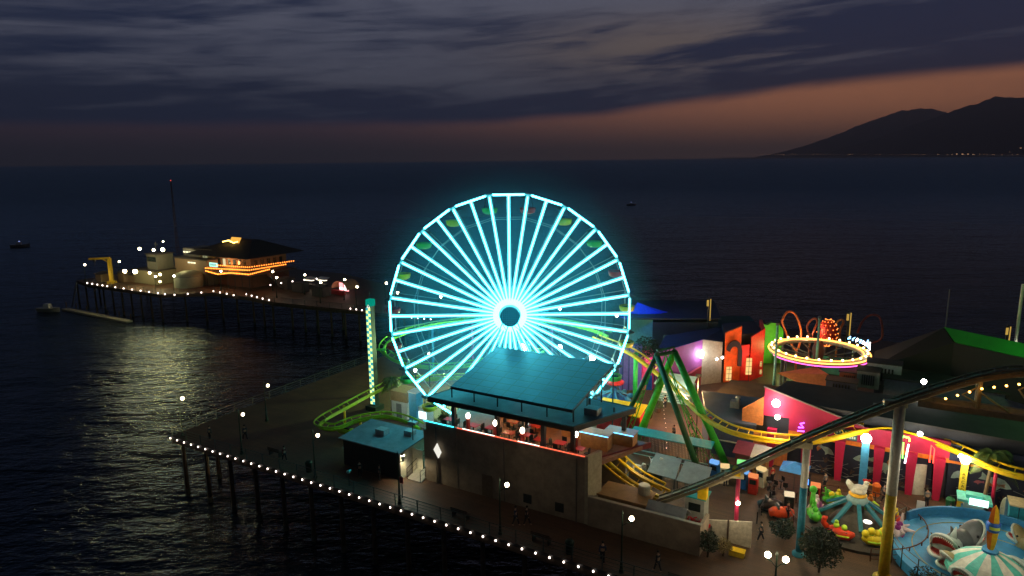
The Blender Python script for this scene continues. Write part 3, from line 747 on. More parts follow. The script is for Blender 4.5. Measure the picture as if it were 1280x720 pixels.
# ================================================================ SERVICE YARD WALL
def yard():
    rt=pth('service_yard_wall','long low brown yard wall running right from the tall bar wall','wall',48.45,5.3)
    m=MB(); m.box2((0,0,0),(9.3,.25,2.55)); m.box2((9.05,.26,0),(9.3,2.6,2.3)); m.build('wall_panel',CONC,rt)
    m=MB(); m.box2((-.0,-.05,2.553),(9.36,.3,2.63)); m.build('coping',mat('pale_coping',(.4,.35,.26),.8),rt)
    rt=pth('white_screen_wall','pale weathered screen panel beside the red pole','screen wall',60.0,8.4)
    m=MB(); m.prism([(-2.6,.1),(.9,-.0),(.9,.15),(-2.6,.25)],0,[1.4,2.2,2.2,1.4]); m.build('screen_panel',mat('weathered_white',(.55,.5,.38),.8,var=.35),rt)
    m=MB(); m.box2((-.9,-.2,0),(-.8,.0,2.0)); m.build('screen_post',WOOD,rt)
    rt=pth('yellow_cover','small yellow crate standing at the foot of the red pole','crate',60.2,6.9)
    m=MB(); m.box((0,0,.22),(1.1,.6,.4)); m.build('body',mat('yellow_box',(.6,.42,.03),.6),rt); m=MB(); m.box((0,0,.45),(1.18,.66,.05)); m.build('lid',YEL,rt); rt.name='crate'
yard()
# things in the yard
def yardstuff():
    TARP=mat('grey_tarp',(.32,.34,.33),.55,var=.25,scale=1.2,bump=.3)
    rt=pth('yard_roof','brown flat topped plant room just behind the low yard wall','plant room',48.8,6.6)
    m=MB(); m.box2((0,0,0),(4.1,2.4,2.3)); m.build('wall',mat('brown_render',(.3,.18,.08),.8),rt); m=MB(); m.box2((-.1,-.1,2.3),(4.2,2.5,2.42)); m.build('roof',mat('brown_roof',(.38,.22,.09),.75,var=.3,scale=1),rt)
    m=MB(); m.lathe((3.4,1.8,2.42),[(.5,0),(.5,.7),(.45,.8),(0,.82)],14); m.build('vent_drum',mat('wire_drum',(.4,.38,.3),.5,.4),rt); rt.name='plant_room'
    rt=pth('gabled_hut','small hut with a grey pitched roof at the bottom of the lift hill','hut',53.2,6.2)
    m=MB(); m.box2((0,0,0),(2.8,2,1.7)); m.build('wall',mat('hut_dark',(.08,.07,.05),.8),rt)
    m=MB(); m.slab([(-.2,-.2,1.65),(3,-.2,1.65),(3,1,2.6),(-.2,1,2.6)],.06); m.slab([(-.2,2.2,1.65),(-.2,1,2.6),(3,1,2.6),(3,2.2,1.65)],.06); m.build('roof',TARP,rt)
    for i,(u,v,lb) in enumerate(((50.3,14.6,'left grey tarpaulin cover sloping over yard equipment'),(53.2,14.2,'right grey tarpaulin cover sloping over yard equipment'))):
        rt=pth('tarp_cover',lb,'tarpaulin',u,v,0,0,'grey tarpaulin covers')
        m=MB(); m.slab([(0,0,1.3),(2.7,-.1,1.2),(2.6,2.2,2.2),(.1,2.3,2.3)],.05); m.build('sheet',TARP,rt)
        m=MB(); [m.tube([(x,y,0),(x,y,z)],.04,5) for x,y,z in ((.1,.1,1.3),(2.6,0,1.2),(2.5,2.1,2.2),(.2,2.2,2.3))]; m.build('frame',FIX,rt)
    rt=pth('queue_shelter','long teal roofed shelter with a dark slatted screen below the green legs','shelter',46.7,20.2)
    m=MB(); m.slab([(0,-.5,2.5),(8.2,-.5,2.5),(8.2,.8,2.75),(0,.8,2.75)],.1); m.build('roof',TEAL,rt)
    m=MB()
    for k in range(56): m.box((.1+k*.145,0,1.2),(.09,.04,2.4))
    m.build('slatted_screen',mat('dark_slats',(.05,.055,.045),.7),rt)
    m=MB(); m.box((4.1,-1.2,1.25),(8.,.06,.1)); m.box((4.1,-1.2,.8),(8.,.06,.06)); m.build('queue_rail',mat('pale_teal',(.2,.5,.5),.5),rt)
    # white dog-shaped ride animals on the shelter ledge
    for i,(px,py,lb) in enumerate(((797,585,'small white figurine lying left on the shelter ledge'),(819,578,'white four legged figurine right on the shelter ledge'))):
        p=P(px,py,1.6); rt=thing('animal_figurine',lb,'figurine',(p.x,p.y,1.3),TH)
        m=MB(); m.tube([(-.45,0,.45),(-.2,0,.5),(.2,0,.5),(.42,0,.55)],[.08,.17,.15,.1],8); m.tube([(.42,0,.55),(.55,0,.85),(.75,0,.85)],[.1,.1,.05],7); m.tube([(-.45,0,.5),(-.65,0,.8)],[.04,.02],5)
        for x in (-.35,.35):
            for y in (-.1,.1): m.tube([(x,y,.45),(x*1.1,y,0)],[.06,.035],5)
        m.build('body',WHITE,rt,smooth=True)
        m=MB(); m.box((0,0,-.62),(1.5,.5,1.2)); m.build('stand',mat('hut_dark',(.08,.07,.05),.8),rt)
    rt=pth('flower_bed','red flowering bed inside the yard corner','flower bed',56.6,7.6)
    m=MB(); rnd=random.Random(2)
    for i in range(500):
        c=Vector((rnd.uniform(-1.2,1.2),rnd.uniform(-.8,.8),rnd.uniform(.9,1.5))); d=Vector((rnd.gauss(0,1),rnd.gauss(0,1),rnd.gauss(0,1))).normalized()*.09; e=d.orthogonal().normalized()*.07
        m.add([c-d,c-e,c+d,c+e],[(0,1,2,3)])
    m.build('blooms',mat('red_blooms',(.6,.01,.02),.6),rt); m=MB(); m.box((0,0,.5),(2.6,1.7,1.0)); m.build('planter',mat('hut_dark',(.08,.07,.05),.8),rt)
    rt=pth('control_cabin','pale grey control cabin with a dark window under the lift hill','cabin',56.,10.8)
    m=MB(); m.box((0,0,1.1),(1.6,1.5,2.2)); m.build('wall',mat('cabin_grey',(.4,.42,.38),.6),rt); m=MB(); m.box((0,-.76,1.4),(1.0,.03,.7)); m.build('window',mat('dark_glass',(.02,.03,.03),.1),rt); m=MB(); m.box((0,0,2.27),(1.9,1.8,.12)); m.build('roof',TEAL,rt)
yardstuff()

# ================================================================ CHECKERED TOWER, palm and huts on the left
def tower():
    rt=pth('light_tower','slim tall tower with glowing cyan and yellow checkered lights','tower',14.6,17.4)
    m=MB(); m.box((0,0,6.6),(.75,.75,13.2)); m.box((0,0,.3),(1.6,1.6,.6)); m.build('mast',mat('tower_dark',(.01,.03,.02),.5),rt)
    m=MB(); m.box((-.55,.3,6.6),(.3,.3,13.)); m.build('guide_rail',BLACK,rt)
    m=MB(); m.box((.1,0,13.45),(.8,.8,.8)); m.build('cap_box',em('cap_glow',(.0,.75,.5),.35),rt)
    a=-TH
    ya=em('tower_yellow_cell',(.75,1,.3),1.5); cb=em('tower_cyan_cell',(.05,.6,.75),.7)
    for nm,dx,mt in (('light_panel',0,(ya,cb)),):
        m=MB(); 
        for i in range(34):
            for j in range(2):
                m.cur=(i+j)%2; z=.8+i*.355; x=(-.17 if j==0 else .17)+.05
                m.box((x,-.40,z+.17),(.32,.04,.335))
        m.build(nm,list(mt),rt)
    m=MB(); m.tube([(-.1,-.38,12.9),(.3,-.38,12.9),(.1,-.38,13.25)],.04,4,closed=True); m.build('arrow_light',em('arrow_white',(1,1,.9),2),rt)
    m=MB(); m.tube([(0,0,13.9),(0,0,14.6)],.03,5); m.ball((0,0,14.65),.12); m.build('finial',FIX,rt)
tower()
def palm(name,label,loc,h,r,mt,n=16,seed=1,lean=(0,0)):
    rnd=random.Random(seed); rt=thing(name,label,'palm tree',loc,0,'palm trees')
    m=MB(); m.tube([(0,0,0),(lean[0]*.3,lean[1]*.3,h*.4),(lean[0],lean[1],h)],[.22,.15,.12],9); m.build('trunk',mat('palm_trunk',(.25,.19,.11),.85,bump=.6,scale=9),rt,smooth=True)
    m=MB()
    for k in range(n):
        a=k*2.399+rnd.uniform(-.2,.2); e=rnd.uniform(-.2,1.1); L=r*rnd.uniform(.8,1.1); pts=[]
        for i in range(9):
            t=i/8; x=L*t*math.cos(e)*(1-.12*t); z=L*(t*math.sin(e)-.75*t*t); pts.append(Vector((lean[0]+x*math.cos(a),lean[1]+x*math.sin(a),h+z)))
        m.tube(pts,[.03*(1-i/9)+.006 for i in range(9)],4)
        sd=Vector((-math.sin(a),math.cos(a),0))
        for i in range(26):
            t=(i+2)/28; f=t*8; j=min(int(f),7); p=pts[j].lerp(pts[j+1],f-j); d=(pts[j+1]-pts[j]).normalized(); l=r*.34*math.sin(PI*min(1,t*.85+.15))+.06
            for s in (-1,1):
                q_=p+sd*s*l*.8+d*l*.5-Vector((0,0,l*.45)); w=d*.035
                m.add([p-w,p+w,q_],[(0,1,2)])
    m.build('crown',mt,rt); return rt
PLEAF=mat('palm_leaves',(.09,.14,.025),.55,var=.3)
palm('palm_tree','bushy palm tree lit yellow beside the checkered tower',W(17.,17.9),3.9,1.9,PLEAF,22,3)
palm('palm_tree','slim dark palm tree before the sea mural at right',W(76.9,23.6),5.3,2.4,PLEAF,20,4,(.3,0))
def huts():
    rt=pth('ticket_hut','pale hut with tan upper box standing beside the lit palm','hut',18.0,16.6)
    m=MB(); m.box2((0,0,0),(2.3,2.2,2.1)); m.build('wall',WHITE,rt); m=MB(); m.box2((-.1,-.1,2.1),(2.4,2.3,3.3)); m.build('upper_box',mat('tan_box',(.4,.26,.13),.7),rt)
    m=MB(); m.box2((.7,-.03,0),(1.5,-.003,1.8)); m.build('door',mat('grey_door',(.25,.25,.25),.5),rt)
    rt=pth('blue_kiosk','narrow sky blue kiosk tower beside the wheel base','kiosk',21.6,15.4)
    m=MB(); m.box2((0,0,0),(1.1,1.2,4.)); m.build('wall',SKYB,rt); m=MB(); m.box2((1.1,.2,0),(2.5,1.3,2.4)); m.build('side_booth',WHITE,rt); m=MB(); m.box2((-.1,-.1,4.),(1.2,1.3,4.15)); m.build('roof',WHITE,rt)
    m=MB(); m.box2((1.3,.12,1.1),(2.3,.19,1.9)); m.build('window',em('kiosk_window',(.7,1,1),3),rt)
    lamp('kiosk_fill','POINT',W(20.6,13.2,3.2),150,(.85,1,.8),None,.2)  # added fill without a fitting, brightens the hut and kiosk
    rt=pth('yellow_coach','parked ride car painted yellow green inside the low track bend','ride car',17.5,9.5)
    rt.name='ride_car'
    m=MB(); m.tube([(-1.3,0,.55),(-.8,0,.62),(.8,0,.62),(1.3,0,.5)],[.25,.45,.45,.25],10); m.build('body',LIME,rt,smooth=True); m=MB(); m.box((0,0,.95),(1.2,.5,.35)); m.build('seat',BLACK,rt)
huts()

# ================================================================ PEOPLE
def person(label,u,v,face=0.,z=0.,pose='stand',h=1.74,jk=(.02,.02,.025),tr=(.02,.02,.03),group='people on the pier',hold=None):
    rt=pth('person',label,'person',u,v,z,face,group); k=h/1.75
    st=.14 if pose=='stand' else .0
    lf,rf=(.0,.0) if pose=='stand' else (.28,-.26)
    pt=[(0,0,.95),(0,.0,1.12),(0,-.01,1.32),(0,0,1.46),(0,.02,1.53),(0,.03,1.63),(0,.04,1.70)]
    rd=[.13,.125,.15,.075,.055,.085,.07]; ed=[(i,i+1) for i in range(6)]
    def limb(start,chain,rr):
        prev=start
        for p,r_ in zip(chain,rr): pt.append(p); rd.append(r_); ed.append((prev,len(pt)-1)); prev=len(pt)-1
    for s,f in ((-1,lf),(1,rf)):
        limb(0,[(s*.09,0,.9),(s*.1,f*.5+.03,.5),(s*.1,f,.09),(s*.11,f+.14,.04)],[.1,.065,.045,.035])
        af=-f*.7
        if hold=='lean' : limb(2,[(s*.18,0,1.38),(s*.24,.12,1.15),(s*.2,.38,1.08),(s*.19,.46,1.08)],[.06,.045,.035,.03])
        else: limb(2,[(s*.18,0,1.38),(s*.25,af*.3-.02,1.12),(s*.25,af*.8+.06,.88),(s*.25,af*.9+.09,.79)],[.06,.045,.035,.03])
    def skin(name,P_,Rr,E_,mt,parent,grow=1.):
        me=bpy.data.meshes.new(name); me.from_pydata([(x*k,y*k,z_*k) for x,y,z_ in P_],E_,[]); me.materials.append(mt)
        o=bpy.data.objects.new(name,me); COL.objects.link(o); o.parent=parent
        o.modifiers.new('Skin','SKIN')
        if not me.skin_vertices: 
            return o
        for i,r_ in enumerate(Rr):
            sv=me.skin_vertices[0].data[i]; sv.radius=(r_*k*grow,r_*k*grow); sv.use_root=(i==0)
        o.modifiers.new('Sub','SUBSURF').levels=1; o.modifiers['Sub'].render_levels=1
        return o
    SK=mat('skin_tone',(.45,.27,.18),.6,var=.1)
    skin('body',pt,rd,ed,SK,rt)
    # clothes
    def sub(ids,name,col,grow):
        mp={i:j for j,i in enumerate(ids)}
        skin(name,[pt[i] for i in ids],[rd[i]+.012 for i in ids],[(mp[a],mp[b]) for a,b in ed if a in mp and b in mp],mat(name+'_%02d%02d%02d'%tuple(int(c_*99) for c_ in col),col,.85),rt,grow)
    sub([0,7,8,9,15,16,17] if False else [0]+[i for i in range(7,len(pt)) if pt[i][2]<.93 and pt[i][2]>.06 and abs(pt[i][0])<.16],'trousers',tr,1.06)
    sub([1,2,3]+[i for i in range(7,len(pt)) if abs(pt[i][0])>.16 and pt[i][2]>.85],'jacket',jk,1.08)
    m=MB(); m.ball((0,.02*k,1.69*k),.105*k,10,7,sz=.95); m.build('hair',mat('dark_hair',(.02,.015,.01),.7),rt,smooth=True)
    return rt
for a in (('person standing close to the near railing in dark clothes',51.6,1.0,.4,0,'walk'),
          ('person walking with arms bent on the promenade right of the lamp',55.6,1.9,1.2,0,'walk'),
          ('person in a dark jacket walking below the tall wall',43.2,2.4,-1.4,0,'walk'),
          ('person walking alongside the tall wall near the globe lamp',44.0,2.9,-1.3,0,'walk'),
          ('person standing in the dark in front of the shed',25.8,2.6,.5,0,'stand'),
          ('person standing beside the dark shed front',28.0,2.9,2.5,0,'stand'),
          ('person looking out at the left corner of the deck',5.0,1.4,3.1,0,'stand'),
          ('person strolling near the left railing lamps',8.4,3.3,1.5,0,'walk'),
          ('person walking alone on the dark left deck',16.4,1.7,1.4,0,'walk'),
          ('person seated side at the ride queue in blue top',56.8,17.6,.3,0,'stand'),
          ('person crossing the open boards behind the green legs',50.2,29.5,.9,0,'walk'),
          ('person near the mint food stall counter',45.6,34.6,.2,0,'stand'),
          ('person walking by the red pole',61.4,9.9,1.9,0,'walk'),
          ('person watching the hen ride from the fence',62.7,14.4,-1.2,0,'stand')):
    person(a[0],a[1],a[2],a[3],a[4],a[5],h=random.uniform(1.62,1.82),jk=random.choice([(.02,.02,.025),(.03,.04,.08),(.12,.02,.02),(.05,.05,.05)]))
def trash(label,u,v,mt=DKGREEN,cat='trash can'):
    rt=pth('trash_can',label,cat,u,v,0,0,'trash cans'); m=MB(); m.lathe((0,0,0),[(0,0),(.3,0),(.34,.9),(.0,.9)],14); m.build('body',mt,rt,smooth=False)
    m=MB(); m.lathe((0,0,.9),[(.37,0),(.37,.08),(.2,.28),(0,.3)],14); m.build('lid',mt,rt)
trash('dark trash can against the near railing',48.9,.9); trash('green trash can at the foot of the yellow pole',74.5,22.8,mat('bin_green',(.01,.12,.05),.5))
trash('orange trash can in front of the blue pole',68.9,22.6,mat('bin_orange',(.75,.16,.02),.5)); trash('dark trash can below the left deck lamps',20.4,1.2)
rt=pth('viewing_scope','coin operated viewer with a cyan glint on the near promenade','viewer',26.0,.9)
m=MB(); m.tube([(0,0,0),(0,0,1.2)],.05,8); m.build('stand',FIX,rt); m=MB(); m.ball((0,0,1.4),.2,10,8,sz=.8); m.tube([(0,.1,1.42),(0,.32,1.42)],.08,8); m.build('viewer_head',mat('viewer_teal',(.1,.5,.5),.3,.5),rt)
# ================================================================ ROLLER COASTER
def smooth(pts,k=6):
    out=[]; pts=[Vector(p) for p in pts]; n=len(pts)
    for i in range(n-1):
        p0=pts[max(i-1,0)]; p1=pts[i]; p2=pts[i+1]; p3=pts[min(i+2,n-1)]
        for j in range(k):
            t=j/k; out.append(.5*((2*p1)+(p2-p0)*t+(2*p0-5*p1+4*p2-p3)*t*t+(3*p1-p0-3*p2+p3)*t**3))
    out.append(pts[-1]); return out
def track(rt,name,pts,mt,gauge=1.0,lift=False,k=6,label=None,r=.075,spine=.17,tie=.9,bank=0.):
    pts=smooth(pts,k); m=MB(); off=[]; 
    L=[];Rr=[];S=[]; n=len(pts)
    for i,p in enumerate(pts):
        d=(pts[min(i+1,n-1)]-pts[max(i-1,0)]); d.normalize(); x=d.cross(Vector((0,0,1))).normalized()
        x=(x+Vector((0,0,bank))).normalized()
        y=x.cross(d)
        L.append(p-x*gauge/2); Rr.append(p+x*gauge/2); S.append(p-y*.45)
    m.tube(L,r,6); m.tube(Rr,r,6); m.tube(S,spine,8)
    acc=0
    for i in range(1,n):
        seg=(pts[i]-pts[i-1]).length; acc+=seg
        if acc>=tie:
            acc=0; m.tube([L[i],S[i],Rr[i]],.045,5)
            if lift: m.bar(L[i],Rr[i],.08,.05)
    return m.build(name,mt,rt,smooth=False,label=label,world=True)
def _unused(): pass
def col2(rt,u,v,ztop,r,lo,up_,zs,label=None,arm=None):
    b=W(u,v); m=MB(); m.tube([b,b+Vector((0,0,zs))],r,14); m.lathe(b,[(r*1.9,0),(r*1.9,.15),(r*1.1,.3),(r,.32)],12); o=m.build('support_column',lo,rt,smooth=True,label=label,world=True)
    if up_ is not None:
        m=MB(); m.tube([b+Vector((0,0,zs)),b+Vector((0,0,ztop))],r*.985,14); m.build('upper_paint',up_,o,smooth=True,world=False) if False else None
        mm=m.build('column_top',up_,None,smooth=True); mm.data.transform((Matrix.Translation(rt.location)@Matrix.Rotation(rt.rotation_euler.z,4,'Z')).inverted()); adopt(mm,o)
    return o
def coaster():
    rt=pth('roller_coaster','yellow and green steel roller coaster winding through the park around the wheel','roller coaster',52,20)
    G=LIME; Gr=mat('track_green',(.18,.62,.03),.4)
    Y=YEL; LH=mat('lift_grey_olive',(.26,.21,.12),.6,.1)
    d=lambda l:[P(x,y,z) for x,y,z in l]
    track(rt,'track',d([(760,416,8),(725,405,8.2),(690,399,8.3),(640,396,8.3),(590,398,8.2),(540,404,8),(498,416,7.4),(481,429,6.8),(484,441,6.2),(510,452,5.6),(560,456,5.2),(620,447,5),(680,437,5)]),Gr,1.2,spine=.2,label='bright green high track behind the wheel',r=.09)
    track(rt,'track',d([(600,468,3.6),(550,470,3.6),(500,474,3.5),(468,487,3.2),(432,506,2.9),(405,521,2.7),(400,529,2.6),(418,532,2.7),(446,522,3.0),(480,517,3.1),(506,522,3.0),(524,531,2.9)]),G,1.1,label='low yellow green bend at the left end',r=.09,spine=.18)
    track(rt,'track',d([(745,420,7.8),(785,436,7.2),(812,455,6.4),(840,478,5.7),(862,500,5.3),(884,519,5.1),(910,533,5.0),(940,541,5),(975,546,5),(1013,547,5.1),(1047,541,5.3),(1077,534,5.5),(1111,532,5.6),(1154,543,5.5),(1200,560,5.2),(1246,581,5),(1290,592,5),(1340,596,5)]),Y,1.3,label='yellow track sweeping past the arcade front',r=.10,spine=.26)
    track(rt,'track',[W(47,12.6,2.9),W(48.2,11.8,2.7),W(50,10.8,2.4),W(52,10.,2.2),W(53.6,9.3,2.2)],Y,1.5,label='low yellow track emerging from beside the bar',r=.11,spine=.2,bank=-.25,tie=1.2)
    track(rt,'track',[W(47,13.8,3.4),W(48.6,12.6,3.1),W(50.5,11.6,2.6),W(53,10.8,2.3)],Y,.9,r=.09,spine=.12)
    H=[(53.2,2.0),(55,3.1),(57,4.4),(59.6,6.3),(64.2,9.8),(69.0,13.1),(71.5,14.6),(74.3,16.1),(76.5,16.8),(80,17.1),(90,17.),(100,16)]
    o=track(rt,'lift_hill',[W(u,9,z) for u,z in H],LH,.9,True,k=3,tie=.6,spine=.15,r=.07,label='long dark olive chain lift climbing to the right')
    m=MB()       # side walkway plate and rails along the lift
    for (u0,z0),(u1,z1) in zip(H,H[1:]):
        m.slab([W(u0,8.42,z0-.12),W(u1,8.42,z1-.12),W(u1,9.5,z1-.12),W(u0,9.5,z0-.12)],.06)
        m.bar(W(u0,8.2,z0-.22),W(u1,8.2,z1-.22),.07,.18)
    w=m.build('walkway',mat('grating_dark',(.20,.16,.095),.7,.1),None); w.data.transform((Matrix.Translation(rt.location)@Matrix.Rotation(rt.rotation_euler.z,4,'Z')).inverted()); adopt(w,o)
    m=MB(); 
    # orange marker bulbs under the crest
    ob=em('amber_bulb',(1,.45,.08),12); src=None
    for k in range(11):
        u=72.5+k*.62; z=None
        for (a,b),(c_,e) in zip(H,H[1:]):
            if a<=u<=c_: z=b+(e-b)*(u-a)/(c_-a)
        mm=MB(); mm.ball((0,0,0),.075,8,5)
        if src is None: src=mm.build('amber_bulb',ob,rt); x=src
        else: x=dup(src,parent=rt)
        p=W(u,8.0,z-.75); inv=(Matrix.Translation(rt.location)@Matrix.Rotation(rt.rotation_euler.z,4,'Z')).inverted(); x.location=inv@p
    CT_=mat('col_white',(.62,.6,.5),.5)
    col2(rt,59.6,9,5.7,.17,mat('col_crimson',(.5,.03,.09),.5),None,5.7,'slim crimson column')
    col2(rt,64.3,9.3,9.2,.27,mat('col_blue',(.03,.24,.34),.5),CT_,5.6,'column painted blue below and white above')
    col2(rt,70.0,9.,13.4,.36,mat('col_yellow',(.72,.48,.02),.5),CT_,6.6,'thick column painted yellow below and white above')
    for u,z in ((59.6,5.7),(64.3,9.2),(70.,13.4)):
        m=MB(); m.bar(W(u-1.0,8.6,z-.1),W(u+.4,9,z-.1),.35,.45); m.build('bracket',mat('bracket_cream',(.6,.55,.35),.5),rt,world=True)
    # yellow motor housings
    m=MB(); c_=W(59.5,8.8,5.95); m.box(c_,(.6,.6,.6),TH); m.build('motor_housing',YEL,rt,world=True)
    m=MB(); c_=W(57,8.6,3.6); m.box(c_,(.7,.6,.9),TH); m.build('motor_housing',YEL,rt,world=True)
    # crest trestles on a girder
    TR=mat('trestle_olive',(.3,.25,.12),.55)
    for u in (74.3,77.2,80.5):
        z=15.7 if u<75 else (16.5 if u<79 else 16.7); m=MB(); zb=13.9
        for dv in (-.6,.6):
            m.tube([W(u,9+dv,zb),W(u,9+dv,z)],.13,8)
        m.tube([W(u,8.4,z-.7),W(u+1.7,8.4,zb)],.07,6); m.tube([W(u,8.4,z-.3),W(u-.9,8.4,z-1.0),W(u,8.4,zb+.3)],.07,6); m.tube([W(u,8.4,z-1),W(u,9.6,zb)],.05,6)
        m.build('trestle',TR,rt,world=True)
    m=MB(); m.bar(W(71,8.4,13.7),W(95,8.4,13.7),.3,.4); m.bar(W(71,9.6,13.7),W(95,9.6,13.7),.3,.4)
    for k in range(12): m.bar(W(72+k*2,8.4,13.7),W(72+k*2,9.6,13.7),.15,.2)
    m.build('crest_girder',LH,rt,world=True)
    col2(rt,88,9,13.6,.36,mat('col_yellow',(.72,.48,.02),.5),CT_,6.6)
    # columns of the low sweeps
    for px,py,z,mt in ((795,441,6.6,mat('col_green',(.03,.55,.1),.4)),(462,430,7.0,mat('col_green2',(.02,.25,.05),.4)),(540,404,7.6,BLUE),(590,399,7.8,PURPLE),(690,400,7.8,PURPLE),(600,450,4.7,GREEN)):
        p=P(px,py,z); u,v=UV(p); col2(rt,u,v,z,.28 if px==795 else .17,mt,None,z)
    m=MB(); a=P(463,437,6.6); b=P(482,437,6.4); m.tube([a,b],.15,6); m.build('cross_arm',GREEN,rt,world=True)
    for px,py,z in ((888,521,4.7),(1013,549,4.7),(1111,534,5.2),(1246,583,4.6),(430,507,2.5),(450,522,2.6)):
        p=P(px,py,z); u,v=UV(p); col2(rt,u,v,z,.14,MAG if px>500 else YEL,None,z)
    # train parked on the high curve
    tr=None
    for k,(px,py,z) in enumerate(((482,441,6.9),(488,446,6.7),(494,449,6.5))):
        p=P(px,py,z)
    return rt
coaster()

# ================================================================ GREEN SWING RIDE FRAME
def swingframe():
    rt=thing('swing_ride','tall green and black double A-frame of a pendulum ride','swing ride',(16.,66.5,0),0)
    A1=D(821,444,66.); A2=D(843,440,67.)
    G=mat('frame_green',(.04,.42,.03),.4); K=mat('frame_dark_green',(.014,.08,.02),.45)
    def leg(a,b,r,mt,lb=None): m=MB(); m.tube([a,b],[r,r*1.1],10); m.lathe(b,[(r*2,0),(r*2,.1),(0,.12)],10); m.build('leg',mt,rt,smooth=True,label=lb,world=True)
    leg(A1,P(772,542,0),.24,K,'near black leg on the left'); leg(A1,P(876,597,0),.28,K,'near black leg on the right')
    leg(A2,P(792,560,0),.34,mat('frame_lime',(.12,.6,.02),.4),'bright lime leg'); leg(A2,P(909,584,0),.35,G,'thick green leg on the right')
    m=MB(); m.tube([A1,A2],.2,8); m.tube([A1+Vector((0,0,.5)),A2+Vector((0,0,.5))],.12,8)
    for k in range(5): m.tube([A1.lerp(A2,k/5),A1.lerp(A2,(k+1)/5)+Vector((0,0,.5))],.05,5)
    m.ball(A1,.3); m.ball(A2,.32); m.build('top_truss',K,rt,world=True)
    # slender lattice masts between
    for (px,py),s,wd in (((878,578),0,.34),((783,548),1,.3),((800,556),0,.26),((893,580),1,.3)):
        b=P(px,py,0); a=(A1 if s else A1.lerp(A2,.5)); m=MB(); w=Vector((wd,0,0))
        m.tube([a,b-w],.05,5); m.tube([a,b+w],.05,5)
        for i in range(1,14):
            t,t2=i/14,(i+1)/14; sg=1 if i%2 else -1
            m.tube([a.lerp(b-w*sg,t),a.lerp(b+w*sg,t2)],.028,4)
        m.build('lattice_brace',G,rt,world=True)
swingframe()

